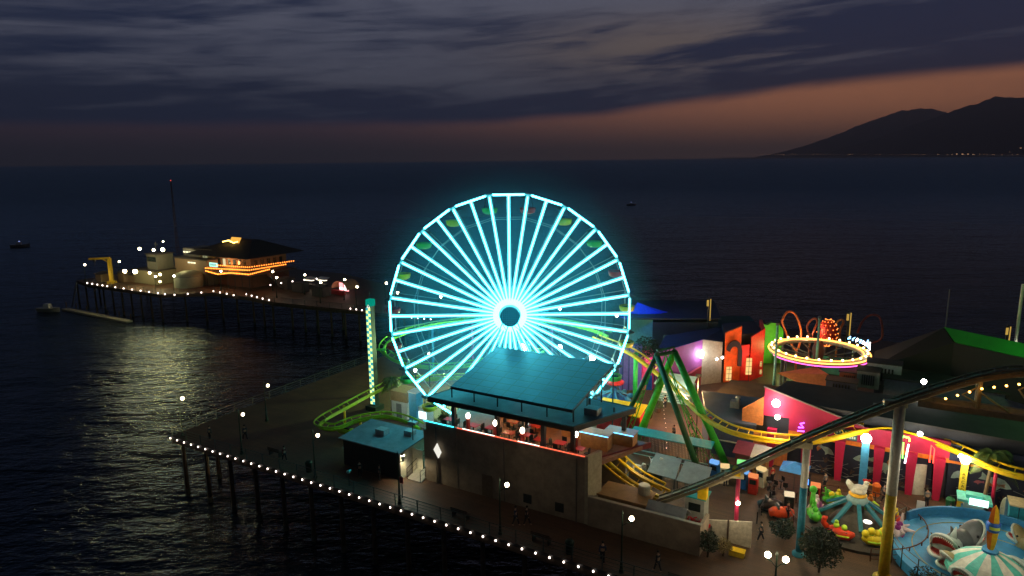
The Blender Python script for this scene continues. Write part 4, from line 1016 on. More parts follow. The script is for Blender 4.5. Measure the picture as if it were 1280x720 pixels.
# ================================================================ BUILDINGS AT THE BACK
NAVY=mat('dark_navy_wall',(.03,.035,.05),.7); ROOFD=mat('dark_felt_roof',(.035,.037,.04),.8,var=.35,scale=.6)
def wbox(rt,name,poly,z0,z1,mt,label=None):
    m=MB(); m.prism([(p[0],p[1]) for p in poly],z0,z1); return m.build(name,mt,rt,label=label,world=True)
def backdrop():
    # purple hall
    a,b,c_=P(818,495),P(876,481),P(901,478)
    rt=thing('purple_hall','purple and pink painted hall with a lamp on its white corner','hall',a,0)
    back=Vector((3.2,9,0))
    wbox(rt,'purple_wall',[a,b,b+Vector((.1,.25,0)),a+Vector((.1,.25,0))],2.0,[5.6,6.25,6.25,5.6],mat('purple_mauve',(.34,.10,.44),.65,var=.25,scale=.5))
    wbox(rt,'pink_base',[a+Vector((4.2,.3,0)),b+Vector((-.02,-.12,0)),b+Vector((-.02,.2,0)),a+Vector((4.2,1,0))],0,2.6,mat('crimson_base',(.35,.02,.05),.6))
    wbox(rt,'base_wall',[a+Vector((.05,.1,0)),a+Vector((4.1,1.25,0)),a+Vector((4.1,1.5,0)),a+Vector((.05,.4,0))],0,2.,mat('purple_base',(.15,.05,.2),.6))
    wbox(rt,'white_wall',[b+Vector((.02,.02,0)),c_,c_+Vector((.1,.3,0)),b+Vector((.12,.4,0))],0,[6.25,5.6,5.6,6.25],mat('grey_white_wall',(.42,.40,.33),.7))
    wbox(rt,'roof',[a+Vector((0,.3,0)),b+Vector((.1,.45,0)),c_+Vector((.1,.35,0)),c_+back,a+back],5.0,[5.4,6.0,5.4,5.6,5.6],ROOFD)
    p=D(862,452,b.y-.6)
    m=MB(); m.ball(p,.5,12,8,sy=.2); m.build('round_emblem',mat('dull_green_emblem',(.12,.14,.12),.6),rt,world=True)
    lx=D(877,443,b.y-.6); m=MB(); m.ball(lx,.28,10,8,sz=1.9); m.build('wall_lamp',em('hall_lamp',(1,.96,.9),30),rt,smooth=True,world=True)
    lamp('hall_flood','POINT',lx+Vector((.1,-.6,0)),150,(1,.93,.8),None,.2)
    for px,py in ((896,449),(903,447)):
        q_=D(px,py,b.y-.5); m=MB(); m.ball(q_,.17,8,6); m.build('small_lamp',em('hall_lamp2',(1,.9,.8),16),rt,world=True)
    # purple blue slim tower and pink drum
    p0=P(787,489); rt=thing('violet_panel_tower','tall violet and blue panel tower behind the green column','tower',p0,0)
    m=MB(); m.box((.2,1,3),(2.8,1.2,6)); m.build('wall',mat('violet_panel',(.12,.1,.42),.6),rt); m=MB()
    for x in (-.9,-.1,.7): m.box((x,.36,3),(.18,.08,6)); 
    m.build('rib',mat('deep_blue_rib',(.02,.03,.2),.5),rt)
    p0=P(806,484,0); rt=thing('pink_drum_kiosk','rounded hot pink kiosk with bright lamp left of the purple hall','kiosk',p0,0)
    m=MB(); m.lathe((0,0,0),[(1.15,0),(1.15,4.4),(.95,5.1),(.5,5.5),(0,5.6)],18); m.build('wall',mat('hot_pink',(.8,.06,.22),.5),rt,smooth=True); m=MB(); m.box((.3,-1.12,1),(.8,.1,2)); m.build('door',BLUE,rt)
    lamp('pink_flood','POINT',Vector(p0)+Vector((.8,-2.4,4.2)),150,(1,.5,.7),None,.2)
    m=MB(); m.ball((1.6,-1.3,4.2),.16); m.build('lamp',em('pink_lamp',(1,.75,.8),16),rt)
    # mint food stall
    p0=P(842,503); rt=thing('food_stall','mint white food stall with louvred counter behind the A-frame','stall',p0,TH)
    MN=mat('mint_white',(.42,.68,.65),.5); m=MB(); m.box((0,1,1.1),(4.2,2.4,2.2)); m.build('body',MN,rt); m=MB(); m.slab([(-2.3,-.9,2.3),(2.3,-.9,2.3),(2.2,2.3,2.9),(-2.2,2.3,2.9)],.12); m.build('awning',mat('mint_awning',(.55,.8,.78),.5),rt)
    m=MB(); [m.box((0,-.23,.3+.28*k),(4.,.06,.14)) for k in range(4)]; m.build('louvre',mat('mint_dark',(.18,.35,.36),.5),rt)  # louvre slats in a darker mint than the body
    m=MB(); m.box((0,-.5,1.35),(4.3,.5,.08)); m.build('counter',WHITE,rt)
    lamp('stall_light','POINT',Vector(p0)+Vector((0,-2.2,3.2)),220,(1,.9,.7),None,.25)
    # dark theatre with teal end and blue peaked marquee
    a,b=D(783,440,98),D(726+170,440,97)
    rt=thing('dark_theatre','big dark flat hall with a teal lit end wall under a blue tent peak','hall',(a.x,a.y,0),0)
    wbox(rt,'teal_wall',[a,D(815,440,97),D(815,440,97)+Vector((0,.4,0)),a+Vector((0,.4,0))],0,6.8,mat('teal_grey_wall',(.09,.26,.28),.7))
    wbox(rt,'dark_wall',[D(815,440,96.9),b,b+Vector((3,12,0)),a+Vector((3,12,0))],0,6.4,NAVY)
    wbox(rt,'roof',[D(783,440,97),b+Vector((.3,-.3,0)),b+Vector((3,12.3,0)),a+Vector((3,12.3,0))],6.81,[7.1,6.9,6.9,7.1],ROOFD)
    q_=D(833,423,96.7); m=MB(); m.box(q_,(.9,.1,1.)); m.build('window',em('dim_teal_window',(.25,.5,.45),.12),rt,world=True)
    pk=D(797,381,101); rt=thing('peaked_marquee','deep blue peaked marquee roof left of the tall yellow mast','marquee',(pk.x,pk.y,6.4),0)
    m=MB(); B=mat('marquee_blue',(.015,.06,.65),.45); n=8
    for k in range(n):
        a1=2*PI*k/n; a2=2*PI*(k+1)/n
        rows=[]
        for a_ in (a1,a2):
            sx=1 if math.cos(a_)<.3 else 3.0
            rows.append([(2.9*math.cos(a_)*t*sx,2.9*math.sin(a_)*t,(pk.z-6.0)*(1-t)**1.7) for t in (0,.2,.45,.7,1)])
        for i in range(4): m.add([rows[0][i],rows[0][i+1],rows[1][i+1],rows[1][i]],[(0,1,2,3)])
    m.build('tent_roof',B,rt); m=MB(); [m.tube([(x,y,-6.4),(x,y,.3)],.1,6) for x,y in ((-2,-1.2),(2.5,-1.2),(7,-.5))]; m.build('tent_pole',FIX,rt)
    m=MB(); x=D(868,406,98)-Vector((pk.x,pk.y,6.4)); m.ball(x,.2); m.build('beacon',em('blue_beacon',(.2,.5,1),20),rt); lamp('marquee_fill','POINT',Vector((pk.x-1.5,pk.y-6,12.5)),2200,(.08,.2,1),None,.3)  # the large blue point light is an added fill for the tent roof
    # tall masts with lit panels
    for (px,yt,yb,Y,lb) in ((886,371,430,97,'tall mast with a glowing yellow panel above the purple hall'),(1061,388,425,90,'tall lit mast standing among the orange loops'),(1260,405,440,84,'tall mast with yellow panel right of the green roof')):
        t=D(px,yt,Y); rt=thing('lit_mast',lb,'mast',(t.x,t.y,0),0,'masts with glowing panels')
        m=MB(); m.tube([(0,0,0),(0,0,t.z)],[.16,.09],8); m.build('pole',FIX,rt); m=MB(); m.box((.25,-.2,t.z-1.9),(.12,.06,3.2)); m.box((-.15,-.2,t.z-.9),(.3,.06,.9)); m.build('light_panel',em('mast_panel',(1,.62,.12),.5),rt)
        m=MB(); m.bar((-.4,-.1,t.z-.3),(.4,-.1,t.z-.3),.1); m.build('crossbar',FIX,rt)
    # red fun house
    L_,M_,R_=P(904,478,0),P(924,476,0),P(953,470,0)
    rt=thing('fun_house','bright red and orange fun house with dark arch and lit windows','fun house',L_,0)
    OR=mat('orange_red_wall',(.85,.12,.015),.5,var=.3,scale=1.5); RD=mat('scarlet_wall',(.8,.02,.012),.5,var=.2)
    zt=7.3
    wbox(rt,'orange_wall',[L_,M_,M_+Vector((.1,.5,0)),L_+Vector((.1,.5,0))],0,[zt-.4,zt+.35,zt+.35,zt-.4],OR)
    wbox(rt,'red_wall',[M_+Vector((1.3,-.2,0)),R_,R_+Vector((.1,.5,0)),M_+Vector((1.4,.3,0))],0,[6.2,6.8,6.8,6.2],RD)
    wbox(rt,'red_wall',[M_+Vector((.05,.2,0)),M_+Vector((1.25,.15,0)),M_+Vector((1.3,.5,0)),M_+Vector((.1,.6,0))],0,[4.9,5.1,5.1,4.9],RD)
    wbox(rt,'side_wall',[R_+Vector((.02,0,0)),R_+Vector((1.6,5.5,0)),R_+Vector((1.2,5.6,0)),R_+Vector((-.3,.5,0))],0,6.7,RD)
    wbox(rt,'roof',[L_+Vector((.2,.6,0)),R_+Vector((0,.6,0)),R_+Vector((1,7,0)),L_+Vector((2,8,0))],5,6.2,ROOFD)
    # dark arch shape
    c_=D(918,438,L_.y-.25); m=MB(); n=14; out=[]; 
    for k in range(n+1):
        t=PI*k/n; out.append((c_.x+1.0*math.cos(t),c_.z+1.35*math.sin(t)))
    poly=[(c_.x+1.,c_.z-1.8),(c_.x+.45,c_.z-2.2)]+[(c_.x+.45*math.cos(t*PI/8),c_.z-.3+.5*math.sin(t*PI/8)) for t in range(9)]+[(c_.x-.45,c_.z-.5),(c_.x-1.,c_.z-.1)]
    ring=out+list(reversed([(c_.x+.55*math.cos(PI*k/n),c_.z+.75*math.sin(PI*k/n)-.2) for k in range(n+1)]))
    y=L_.y-.06; N=len(ring); m.add([(x,y,z) for x,z in ring]+[(x,y-.25,z) for x,z in ring],[(i,i+1,2*(n+1)-2-i,2*(n+1)-1-i) for i in range(n)]+[(N+i,N+i+1,N+2*(n+1)-2-i,N+2*(n+1)-1-i) for i in range(n)]+[(i,(i+1)%N,N+(i+1)%N,N+i) for i in range(N)])
    m.box((c_.x+.8,y-.12,c_.z-1.1),(.5,.3,2.2)); m.build('dark_arch',mat('charcoal_arch',(.02,.015,.02),.7),rt,world=True)
    m=MB(); q_=D(915,462,L_.y-.15); m.box(q_,(1.5,.14,1.2)); m.build('roof_sign',mat('faded_panel',(.10,.05,.04),.7),rt,world=True) if False else None
    for px,py,w_,h_,yy in ((911,467,.7,1.9,L_.y-.1),(936,458,.75,2.3,(M_.y+R_.y)/2-1.2),(951,455,.25,.7,R_.y-.5),(951,465,.25,.6,R_.y-.5)):
        q_=D(px,py,yy); m=MB(); m.box(q_,(w_,.12,h_)); o=m.build('window',em('funhouse_window',(1,.62,.22),1.1),rt,world=True)
        m=MB(); m.box(q_+Vector((0,-.08,0)),(.05,.06,h_)); 
        for k in range(3): m.box(q_+Vector((0,-.08,-h_/2+h_*(k+.5)/3)),(w_,.06,.05))
        mm=m.build('window_bars',mat('brown_bars',(.2,.1,.03),.6),None); mm.data.transform((Matrix.Translation(rt.location)).inverted()); adopt(mm,o)
    for x_,pw in ((1.2,300),(5.2,400)):
        lamp('funhouse_light','SPOT',L_+Vector((x_,-5,.6)),pw*4,(1,.5,.32),None,.15,(0.02,1,.95),80,.8)
    m=MB(); [m.box(L_+Vector((x_,-4.9,.25)),(.4,.4,.4)) for x_ in (1.2,5.2)]; m.build('uplight',FIX,rt,world=True)
    # green curved wall behind
    g=D(966,440,97); rt=thing('green_scenery_wall','tall rounded green scenery wall right of the red fun house','scenery wall',(g.x,g.y,0),0)
    m=MB(); pts_=[(-2.1,0),(1.4,0)]+[(1.4*math.cos(t*PI/10)-.0,6.2+2.2*math.sin(t*PI/10)) for t in range(5)]+[(-.4,8.6),(-1.,8.1),(-1.6,8.2),(-2.1,7.6)]
    pts_=[(x,z*.72) for x,z in pts_]; N=len(pts_); m.add([(x,0,z) for x,z in pts_]+[(x,.6,z) for x,z in pts_],[tuple(range(N)),tuple(range(2*N-1,N-1,-1))]+[(i,(i+1)%N,N+(i+1)%N,N+i) for i in range(N)])
    m.build('wall_panel',mat('scenery_green',(.12,.5,.03),.6,var=.3,scale=1.4),rt); m=MB(); m.box((-.3,.9,3),(3,.3,6)); m.build('back_brace',WOOD,rt)
    lamp('green_flood','POINT',(g.x+.3,g.y-4,3.2),500,(.6,1,.3),None,.2)
    m=MB(); m.box((.3,-3.2,2.6),(.3,.3,.3)); m.tube([(.3,-3.2,0),(.3,-3.2,2.5)],.06); m.build('flood_fixture',FIX,rt)
    a=D(893,425,101); rt=thing('teal_roofed_hall','long hall with a dark teal roof behind the red fun house','hall',(a.x,a.y,0),0)
    m=MB(); m.box2((0,.4,0),(7.5,7,3.6)); m.build('wall',NAVY,rt); m=MB(); m.slab([(-.3,0,3.5),(7.8,0,3.5),(7.8,7.5,4.4),(-.3,7.5,4.4)],.15); m.build('roof',mat('dark_teal_roof',(.02,.14,.12),.6),rt)
backdrop()

# ================================================================ RING RIDE AND LOOPS
def ringride():
    cc=P(1023,438,7.); cu,cv=UV(cc); R0=5.65
    rt=pth('ring_ride','round neon ringed ride glowing yellow with magenta edge','ring ride',cu,cv)
    yt=em('yellow_neon',(1,.42,.08),4); mg=em('magenta_neon',(1,.1,.5),3.2)
    def ring(r,z,a0,a1,rad,mt,nm):
        m=MB(); n=48; full=abs(a1-a0-2*PI)<.01
        m.tube([(r*math.cos(a0+(a1-a0)*k/n),r*math.sin(a0+(a1-a0)*k/n),z) for k in range(n if full else n+1)],rad,6,closed=full); m.build(nm,mt,rt,smooth=True)
    ring(R0,7.0,0,2*PI,.075,yt,'neon_ring'); ring(R0-.75,7.12,0,2*PI,.06,yt,'neon_ring'); ring(R0-.02,6.66,-2.5,-.3,.07,mg,'lower_neon')
    m=MB(); m.lathe((0,0,6.7),[(R0-1.0,0),(R0,0),(R0,.2),(R0-1.0,.3),(R0-1.0,0)],48); m.build('ring_deck',mat('ring_white_steel',(.35,.33,.28),.5,.2),rt)
    m=MB(); m.lathe((0,0,0),[(.6,0),(.5,5.5),(.7,7.2),(.45,8.1),(0,8.2)],18); m.build('core',mat('ring_core_red',(.12,.03,.02),.5),rt,smooth=True)
    m=MB()
    for k in range(12):
        a=2*PI*k/12; m.bar((1.2*math.cos(a),1.2*math.sin(a),6.3),((R0-.5)*math.cos(a),(R0-.5)*math.sin(a),6.8),.12)
    m.build('arm_set',STEEL,rt)['kind']='stuff'
    src=None
    for k in range(26):
        a=2*PI*k/26; m=MB(); m.ball((0,0,0),.12,8,6); 
        if src is None: src=m.build('rim_bulb',em('ring_bulb',(1,.7,.25),14),rt); o=src
        else: o=dup(src,parent=rt)
        o.location=((R0-.35)*math.cos(a),(R0-.35)*math.sin(a),7.32)
    # support columns and roofed booth beneath
    m=MB()
    for a in (2.6,-.9,-2.2,.8): m.tube([((R0-.5)*math.cos(a),(R0-.5)*math.sin(a),0),((R0-.5)*math.cos(a),(R0-.5)*math.sin(a),6.7)],.15,8)
    m.build('support',STEEL,rt)
    # lettering band of the ride: blue white script-like tubes on the back right
    bl=em('blue_script',(.25,.6,1),5); wh=em('white_script',(1,.92,.85),7)
    m=MB(); rnd=random.Random(5)
    for k in range(9):
        a=.15+.95*k/9; x0=(R0-.2)*math.cos(a); y0=(R0-.2)*math.sin(a); t=Vector((-math.sin(a),math.cos(a),0)); m.cur=0 if (k in(2,5,7,8,1)) else 1
        h=.9 if k in (2,0) else .5
        pts=[Vector((x0,y0,7.6))+t*(.22*math.sin(s*2.1+k))+Vector((0,0,h*(.5+.5*math.cos(s*1.7+k*1.3)))) for s in range(5)]
        m.tube(pts,.06,5)
    m.build('script_letters',[bl,wh],rt)
    lamp('ring_fill','POINT',W(cu,cv,9.9),300,(1,.4,.12),None,.3)  # added orange fill over the ring, no lamp stands here
    # strawberry like beaded lamp dome
    p=D(1033,431,88); rt=thing('beaded_lamp_dome','egg shaped dome covered with red and orange beads of light','light dome',(p.x,p.y,0),0)
    m=MB(); m.tube([(0,0,0),(0,0,p.z)],.2,8); m.build('mast',FIX,rt); m=MB(); m.ball((0,0,p.z+1.7),1.25,16,10,sz=1.45); m.build('dome',mat('dome_red',(.3,.02,.01),.5),rt,smooth=True)
    src=None
    for i in range(9):
        for k in range(11):
            ph=-1.3+2.6*i/8; a=2*PI*(k+.5*(i%2))/11; r_=1.3*math.cos(ph)
            if math.sin(a)>.45: continue
            m=MB(); m.ball((0,0,0),.062,6,4)
            if src is None: src=m.build('bead_light',em('bead_red',(1,.22,.04),4.5),rt); o=src
            else: o=dup(src,parent=rt)
            o.location=(r_*math.cos(a),r_*math.sin(a),p.z+1.7+1.3*1.45*math.sin(ph))
    # dull orange steel loops behind
    LP=mat('rust_orange_steel',(.5,.14,.03),.45)
    for i,(pl,lb,mt) in enumerate((
        ([(978,400),(984,390),(993,392),(999,404),(1001,420),(996,438),(988,428),(981,412),(977,400)],'leftmost slim orange steel loop over the ring ride',LP),
        ([(1013,424),(1009,408),(1017,398),(1022,402),(1018,412),(1012,430)],'small dull steel arc between the left loop and the beaded dome',mat('rust_dark',(.2,.05,.02),.5)),
        ([(1046,430),(1044,415),(1047,402),(1053,400),(1054,404),(1050,413),(1049,430)],'narrow orange steel hoop right of the beaded dome',LP),
        ([(1072,416),(1078,402),(1088,394),(1099,396),(1103,410),(1101,424),(1085,430)],'rightmost wide dark red steel hoop',mat('rust_dark2',(.16,.03,.025),.5)))):
        pts=[D(x,y,90+ (1.2*math.sin(k))) for k,(x,y) in enumerate(pl)]; b=pts[0]
        rt=thing('steel_loop',lb,'ride loop',(b.x,b.y,0),0,'steel loops around the ring ride')
        m=MB(); m.tube(smooth([p-Vector((b.x,b.y,0)) for p in pts],5),.15,7); m.build('loop_tube',mt,rt,smooth=True)
        m=MB(); q_=min(pts,key=lambda p:p.z)-Vector((b.x,b.y,0)); m.tube([(q_.x,q_.y,0),tuple(q_)],.13,7); m.build('post',mt,rt)
    lamp('loops_fill','POINT',W(59,52,7.5),700,(1,.5,.25),None,.3)  # added fill to bring out the steel loops, no fitting
    # turquoise pole
    for px,yt,lb in ((972,406,'turquoise pole left of the neon ring'),(1024.5,398,'pale green pole in front of the beaded dome')):
        t=D(px,yt,77.5 if px<1000 else 77); rt=thing('flag_pole',lb,'pole',(t.x,t.y,0),0,'pale poles by the ring ride'); m=MB(); m.tube([(0,0,0),(0,0,t.z)],[.17,.13],10); m.build('pole',mat('turquoise_pole',(.2,.5,.45),.4),rt,smooth=True); m=MB(); m.ball((0,0,t.z+.1),.2); m.build('finial',STEEL,rt)
    # green awning booth under ring and terracotta roof
    p0=P(1040,470,4.); rt=thing('green_awning_booth','booth with a pale green lit awning directly under the neon ring','booth',(p0.x,p0.y,0),TH)
    m=MB(); m.box((0,1.5,2.3),(5.,3,4.6)); m.build('wall',mat('booth_dark',(.05,.06,.05),.7),rt); m=MB(); m.slab([(-3.,-1,4.5),(2.2,-1,4.5),(2.6,2.5,5.6),(-2.6,2.5,5.6)],.1); m.build('awning',mat('awning_green',(.05,.35,.22),.5),rt)
    m=MB(); m.box((-2.2,-1.15,4.35),(1.7,.15,.7)); m.build('lit_sign',em('mint_sign',(.4,1,.6),1.6),rt)
    p0=P(1020,489,4.); rt=thing('terracotta_canopy','wide hanging terracotta canopy beneath the green awning','canopy',(p0.x,p0.y,0),TH)
    m=MB(); m.slab([(-4.3,.8,5.2),(.9,-.6,4.),(1.1,.6,5.9),(-.5,3.0,5.9)],.1); m.build('canopy_sheet',mat('terracotta_sheet',(.5,.16,.06),.6),rt); m=MB(); [m.tube([(x,y,0),(x,y,4.2)],.08) for x,y in ((.8,0),(-3,1.2))]; m.build('canopy_post',STEEL,rt)
ringride()

# ================================================================ LOW ROOFS
def roofs():
    def hall(name,label,corners,z0,zt,wallm,roofm,cat='hall',over=.25):
        b=corners[0]; rt=pth(name,label,cat,b[0],b[1]); pl=[(p[0]-b[0],p[1]-b[1]) for p in corners]
        m=MB(); m.prism(pl,z0,[t-.2 for t in zt]); m.build('wall',wallm,rt); cx=sum(p[0] for p in pl)/len(pl); cy=sum(p[1] for p in pl)/len(pl)
        ex=[(p[0]+(over if p[0]>cx else -over),p[1]+(over if p[1]>cy else -over)) for p in pl]
        m=MB(); m.prism(ex,[t-.198 for t in zt],zt); m.build('roof',roofm,rt); return rt
    BR=mat('brown_felt_roof',(.14,.10,.055),.85,var=.4,scale=.5); SL=mat('slate_blue_roof',(.09,.11,.15),.7,var=.25,scale=.6); GY=mat('grey_block_wall',(.16,.16,.17),.75)
    hall('slate_gable_kiosk','kiosk with a plain slate blue sloping roof beside the yellow track',[(53.6,24.4),(57.8,24.6),(57.4,28.2),(51.8,28.2)],0,[3.9,3.9,5.4,5.2],mat('blue_slate_wall',(.07,.08,.14),.7),SL)
    hall('long_brown_roof_hall','long low hall with navy wall and brown felt roof before the fun house',[(51.8,31.5),(66.,31.5),(66,36.8),(53.,36.8)],0,[3.4,3.6,4.3,4.1],NAVY,BR)
    r_=hall('arcade_hall','long arcade hall behind the pink and mural facade with a dark flat roof',[(58.8,25.3),(112,25.3),(112,34),(60.,31)],0,[6.8,5.6,5.9,6.8],NAVY,ROOFD)
    hall('workshop_hall','wide dark roofed hall with a blue grey wall and a harsh floodlight',[(68.5,39.6),(92,39.6),(92,50),(68.5,50)],0,[6.2,6.2,7,7],mat('bluegrey_wall',(.12,.14,.22),.7),ROOFD)
    for i,(px,py,w_,d_,h_,mt,lb) in enumerate(((1085,478,2.2,2,1.9,GY,'grey cube plant unit on the roofs under the ring ride'),(1062,474,2.0,2,1.4,mat('red_fringe_box',(.25,.07,.04),.6),'reddish fringed plant unit on the roofs under the ring ride'),(1104,474,3.4,2,2.4,mat('white_unit',(.35,.35,.38),.6),'largest pale block on the roofs left of the floodlight'),(1052,484,3,1.6,1.2,mat('blue_unit',(.06,.07,.12),.6),'low navy block beside the terracotta canopy'),(1118,452,2,1.5,1.0,mat('cream_unit',(.3,.3,.22),.6),'small cream block at the foot of the black roof'))):
        p=P(px,py,5.3); rt=thing('roof_unit',lb,'roof unit',(p.x,p.y,4.9),TH,'plant blocks on the low roofs'); m=MB(); m.box((0,0,h_/2),(w_,d_,h_)); m.build('casing',mt,rt); m=MB(); m.box((0,0,h_+.05),(w_+.2,d_+.2,.1)); m.build('cap',ROOFD,rt)
        m=MB(); [m.box((w_*(.1*k-.25),-d_/2-.02,h_*.5),(w_*.05,.04,h_*.6)) for k in range(6)]; m.build('louvre',FIX,rt)
    # strong flood on the workshop wall
    p=D(1154,476,P(1154,480,4.5).y); u,v=UV(p); rt=pth('flood_lamp','harsh white floodlight on the blue grey workshop wall','flood lamp',77.,39.2,5.)
    p=D(1154,476,rt.location.y); 
    rt.location=(p.x,p.y-.1,p.z-.3); m=MB(); m.box((0,0,.3),(.5,.25,.4)); m.build('housing',FIX,rt); m=MB(); m.ball((0,-.2,.3),.26,10,8); m.build('lens',em('flood_white',(1,.97,.85),40),rt); m=MB(); m.tube([(0,.1,-5+.5),(0,.1,.1)],.06); m.build('stem',FIX,rt)
    lamp('flood_light','SPOT',rt.location+Vector((0,-.5,.3)),500,(1,.96,.85),None,.2,(-.2,-.5,-1),140,.6)
    # black hangar with green lit roof slope
    rt=pth('gabled_hangar','huge black gabled hangar with one green lit roof slope','hangar',67,47)
    ridge0=P(1180,411,11); ru,rv=UV(ridge0); e1=P(1270,437,10.4); 
    a=UV(ridge0); b_=UV(e1); lo1=UV(P(1190,425,9.)); lo2=UV(P(1275,452,8.6)); lf=UV(P(1100,440,6.5)); lb_=UV(P(1105,435,6.5))
    o=Vector((67,47,0)); l3=lambda q_,z:(q_[0]-67,q_[1]-47,z)
    dx,dy=b_[0]-a[0],b_[1]-a[1]; b2=(a[0]+dx*2,a[1]+dy*2)
    m=MB(); m.slab([l3(a,11.2),l3(b2,11.2),(b2[0]-67+1.5,b2[1]-47-2.7,10.2),(a[0]-67+1.0,a[1]-47-2.4,10.2)],.15); m.build('green_roof',mat('green_sheet_roof',(.02,.3,.03),.6,var=.3,scale=.3),rt)
    m=MB(); A_=(a[0]-67+.9,a[1]-47-2.45,10.1); m.add([l3(a,11.15),A_,(0,-4,6),(0,4,6),l3(b2,11.15),(b2[0]-67,b2[1]-47+9,6),(A_[0],A_[1],5.5),(b2[0]-67+1.4,b2[1]-47-2.8,10.1),(b2[0]-67+1.4,b2[1]-47-2.8,5.5)],[(0,1,2,3),(0,3,5,4),(1,6,2),(1,7,8,6)]); m.build('black_roof',mat('black_sheet',(.008,.009,.008),.8),rt)
    m=MB(); m.box2((.5,-3.5,0),(28,3,5.9)); m.build('wall',NAVY,rt)
    lamp('hangar_green','POINT',Vector(e1)+Vector((-1,-9,4.)),1000,(.35,1,.25),None,.3)
    for px,yt,lb,Y in ((1187,362,'thin bare mast rising behind the green roof',90),(1218,433,'short thin mast in front of the green roof',75),(1242,438,'shortest thin mast under the green roof',75)):
        t=D(px,yt,Y); rt=thing('thin_mast',lb,'mast',(t.x,t.y,0),0,'thin bare masts'); m=MB(); m.tube([(0,0,0),(0,0,t.z)],[.1,.06],6); m.build('pole',mat('pale_mast',(.3,.3,.3),.4,.3),rt); m=MB(); m.bar((-.3,0,t.z-.1),(.3,0,t.z-.1),.06); m.build('crossbar',FIX,rt)
    t=D(1279,355,72); q_=D(1278,436,72); rt=thing('flood_mast','tall pale mast with a blazing floodlight at the right edge','mast',(t.x,t.y,0),0)
    m=MB(); m.tube([(0,0,0),(0,0,t.z)],.16,8); m.build('pole',mat('cream_mast',(.5,.48,.4),.5),rt); m=MB(); m.ball((-.1,-.3,q_.z),.33,10,8); m.build('lens',em('flood_white',(1,.97,.85),40),rt); m=MB(); m.box((0,0,q_.z),(.5,.5,.3)); m.build('housing',FIX,rt)
    # skylights glowing on the roof above the mural, gulls
    for px,py,w_,c_,lb in ((1186,537,1.9,(1,.75,.6),'bright long skylight glowing on the arcade roof'),(1170,535,.9,(.7,.75,1),'small bluish skylight left of the long one'),(1213,541,.6,(1,.6,.3),'small warm skylight right of the long one')):
        p=P(px,py,5.75); rt=thing('skylight',lb,'skylight',(p.x,p.y,5.7),TH+.1,'glowing skylights on the arcade roof'); m=MB(); m.box((0,0,.1),(w_,.8,.2)); m.build('curb',mat('cream_unit',(.3,.3,.22),.6),rt); m=MB(); m.box((0,0,.22),(w_-.1,.65,.05)); m.build('pane',em('skylight_'+lb[:6],c_,1.4),rt)
roofs()
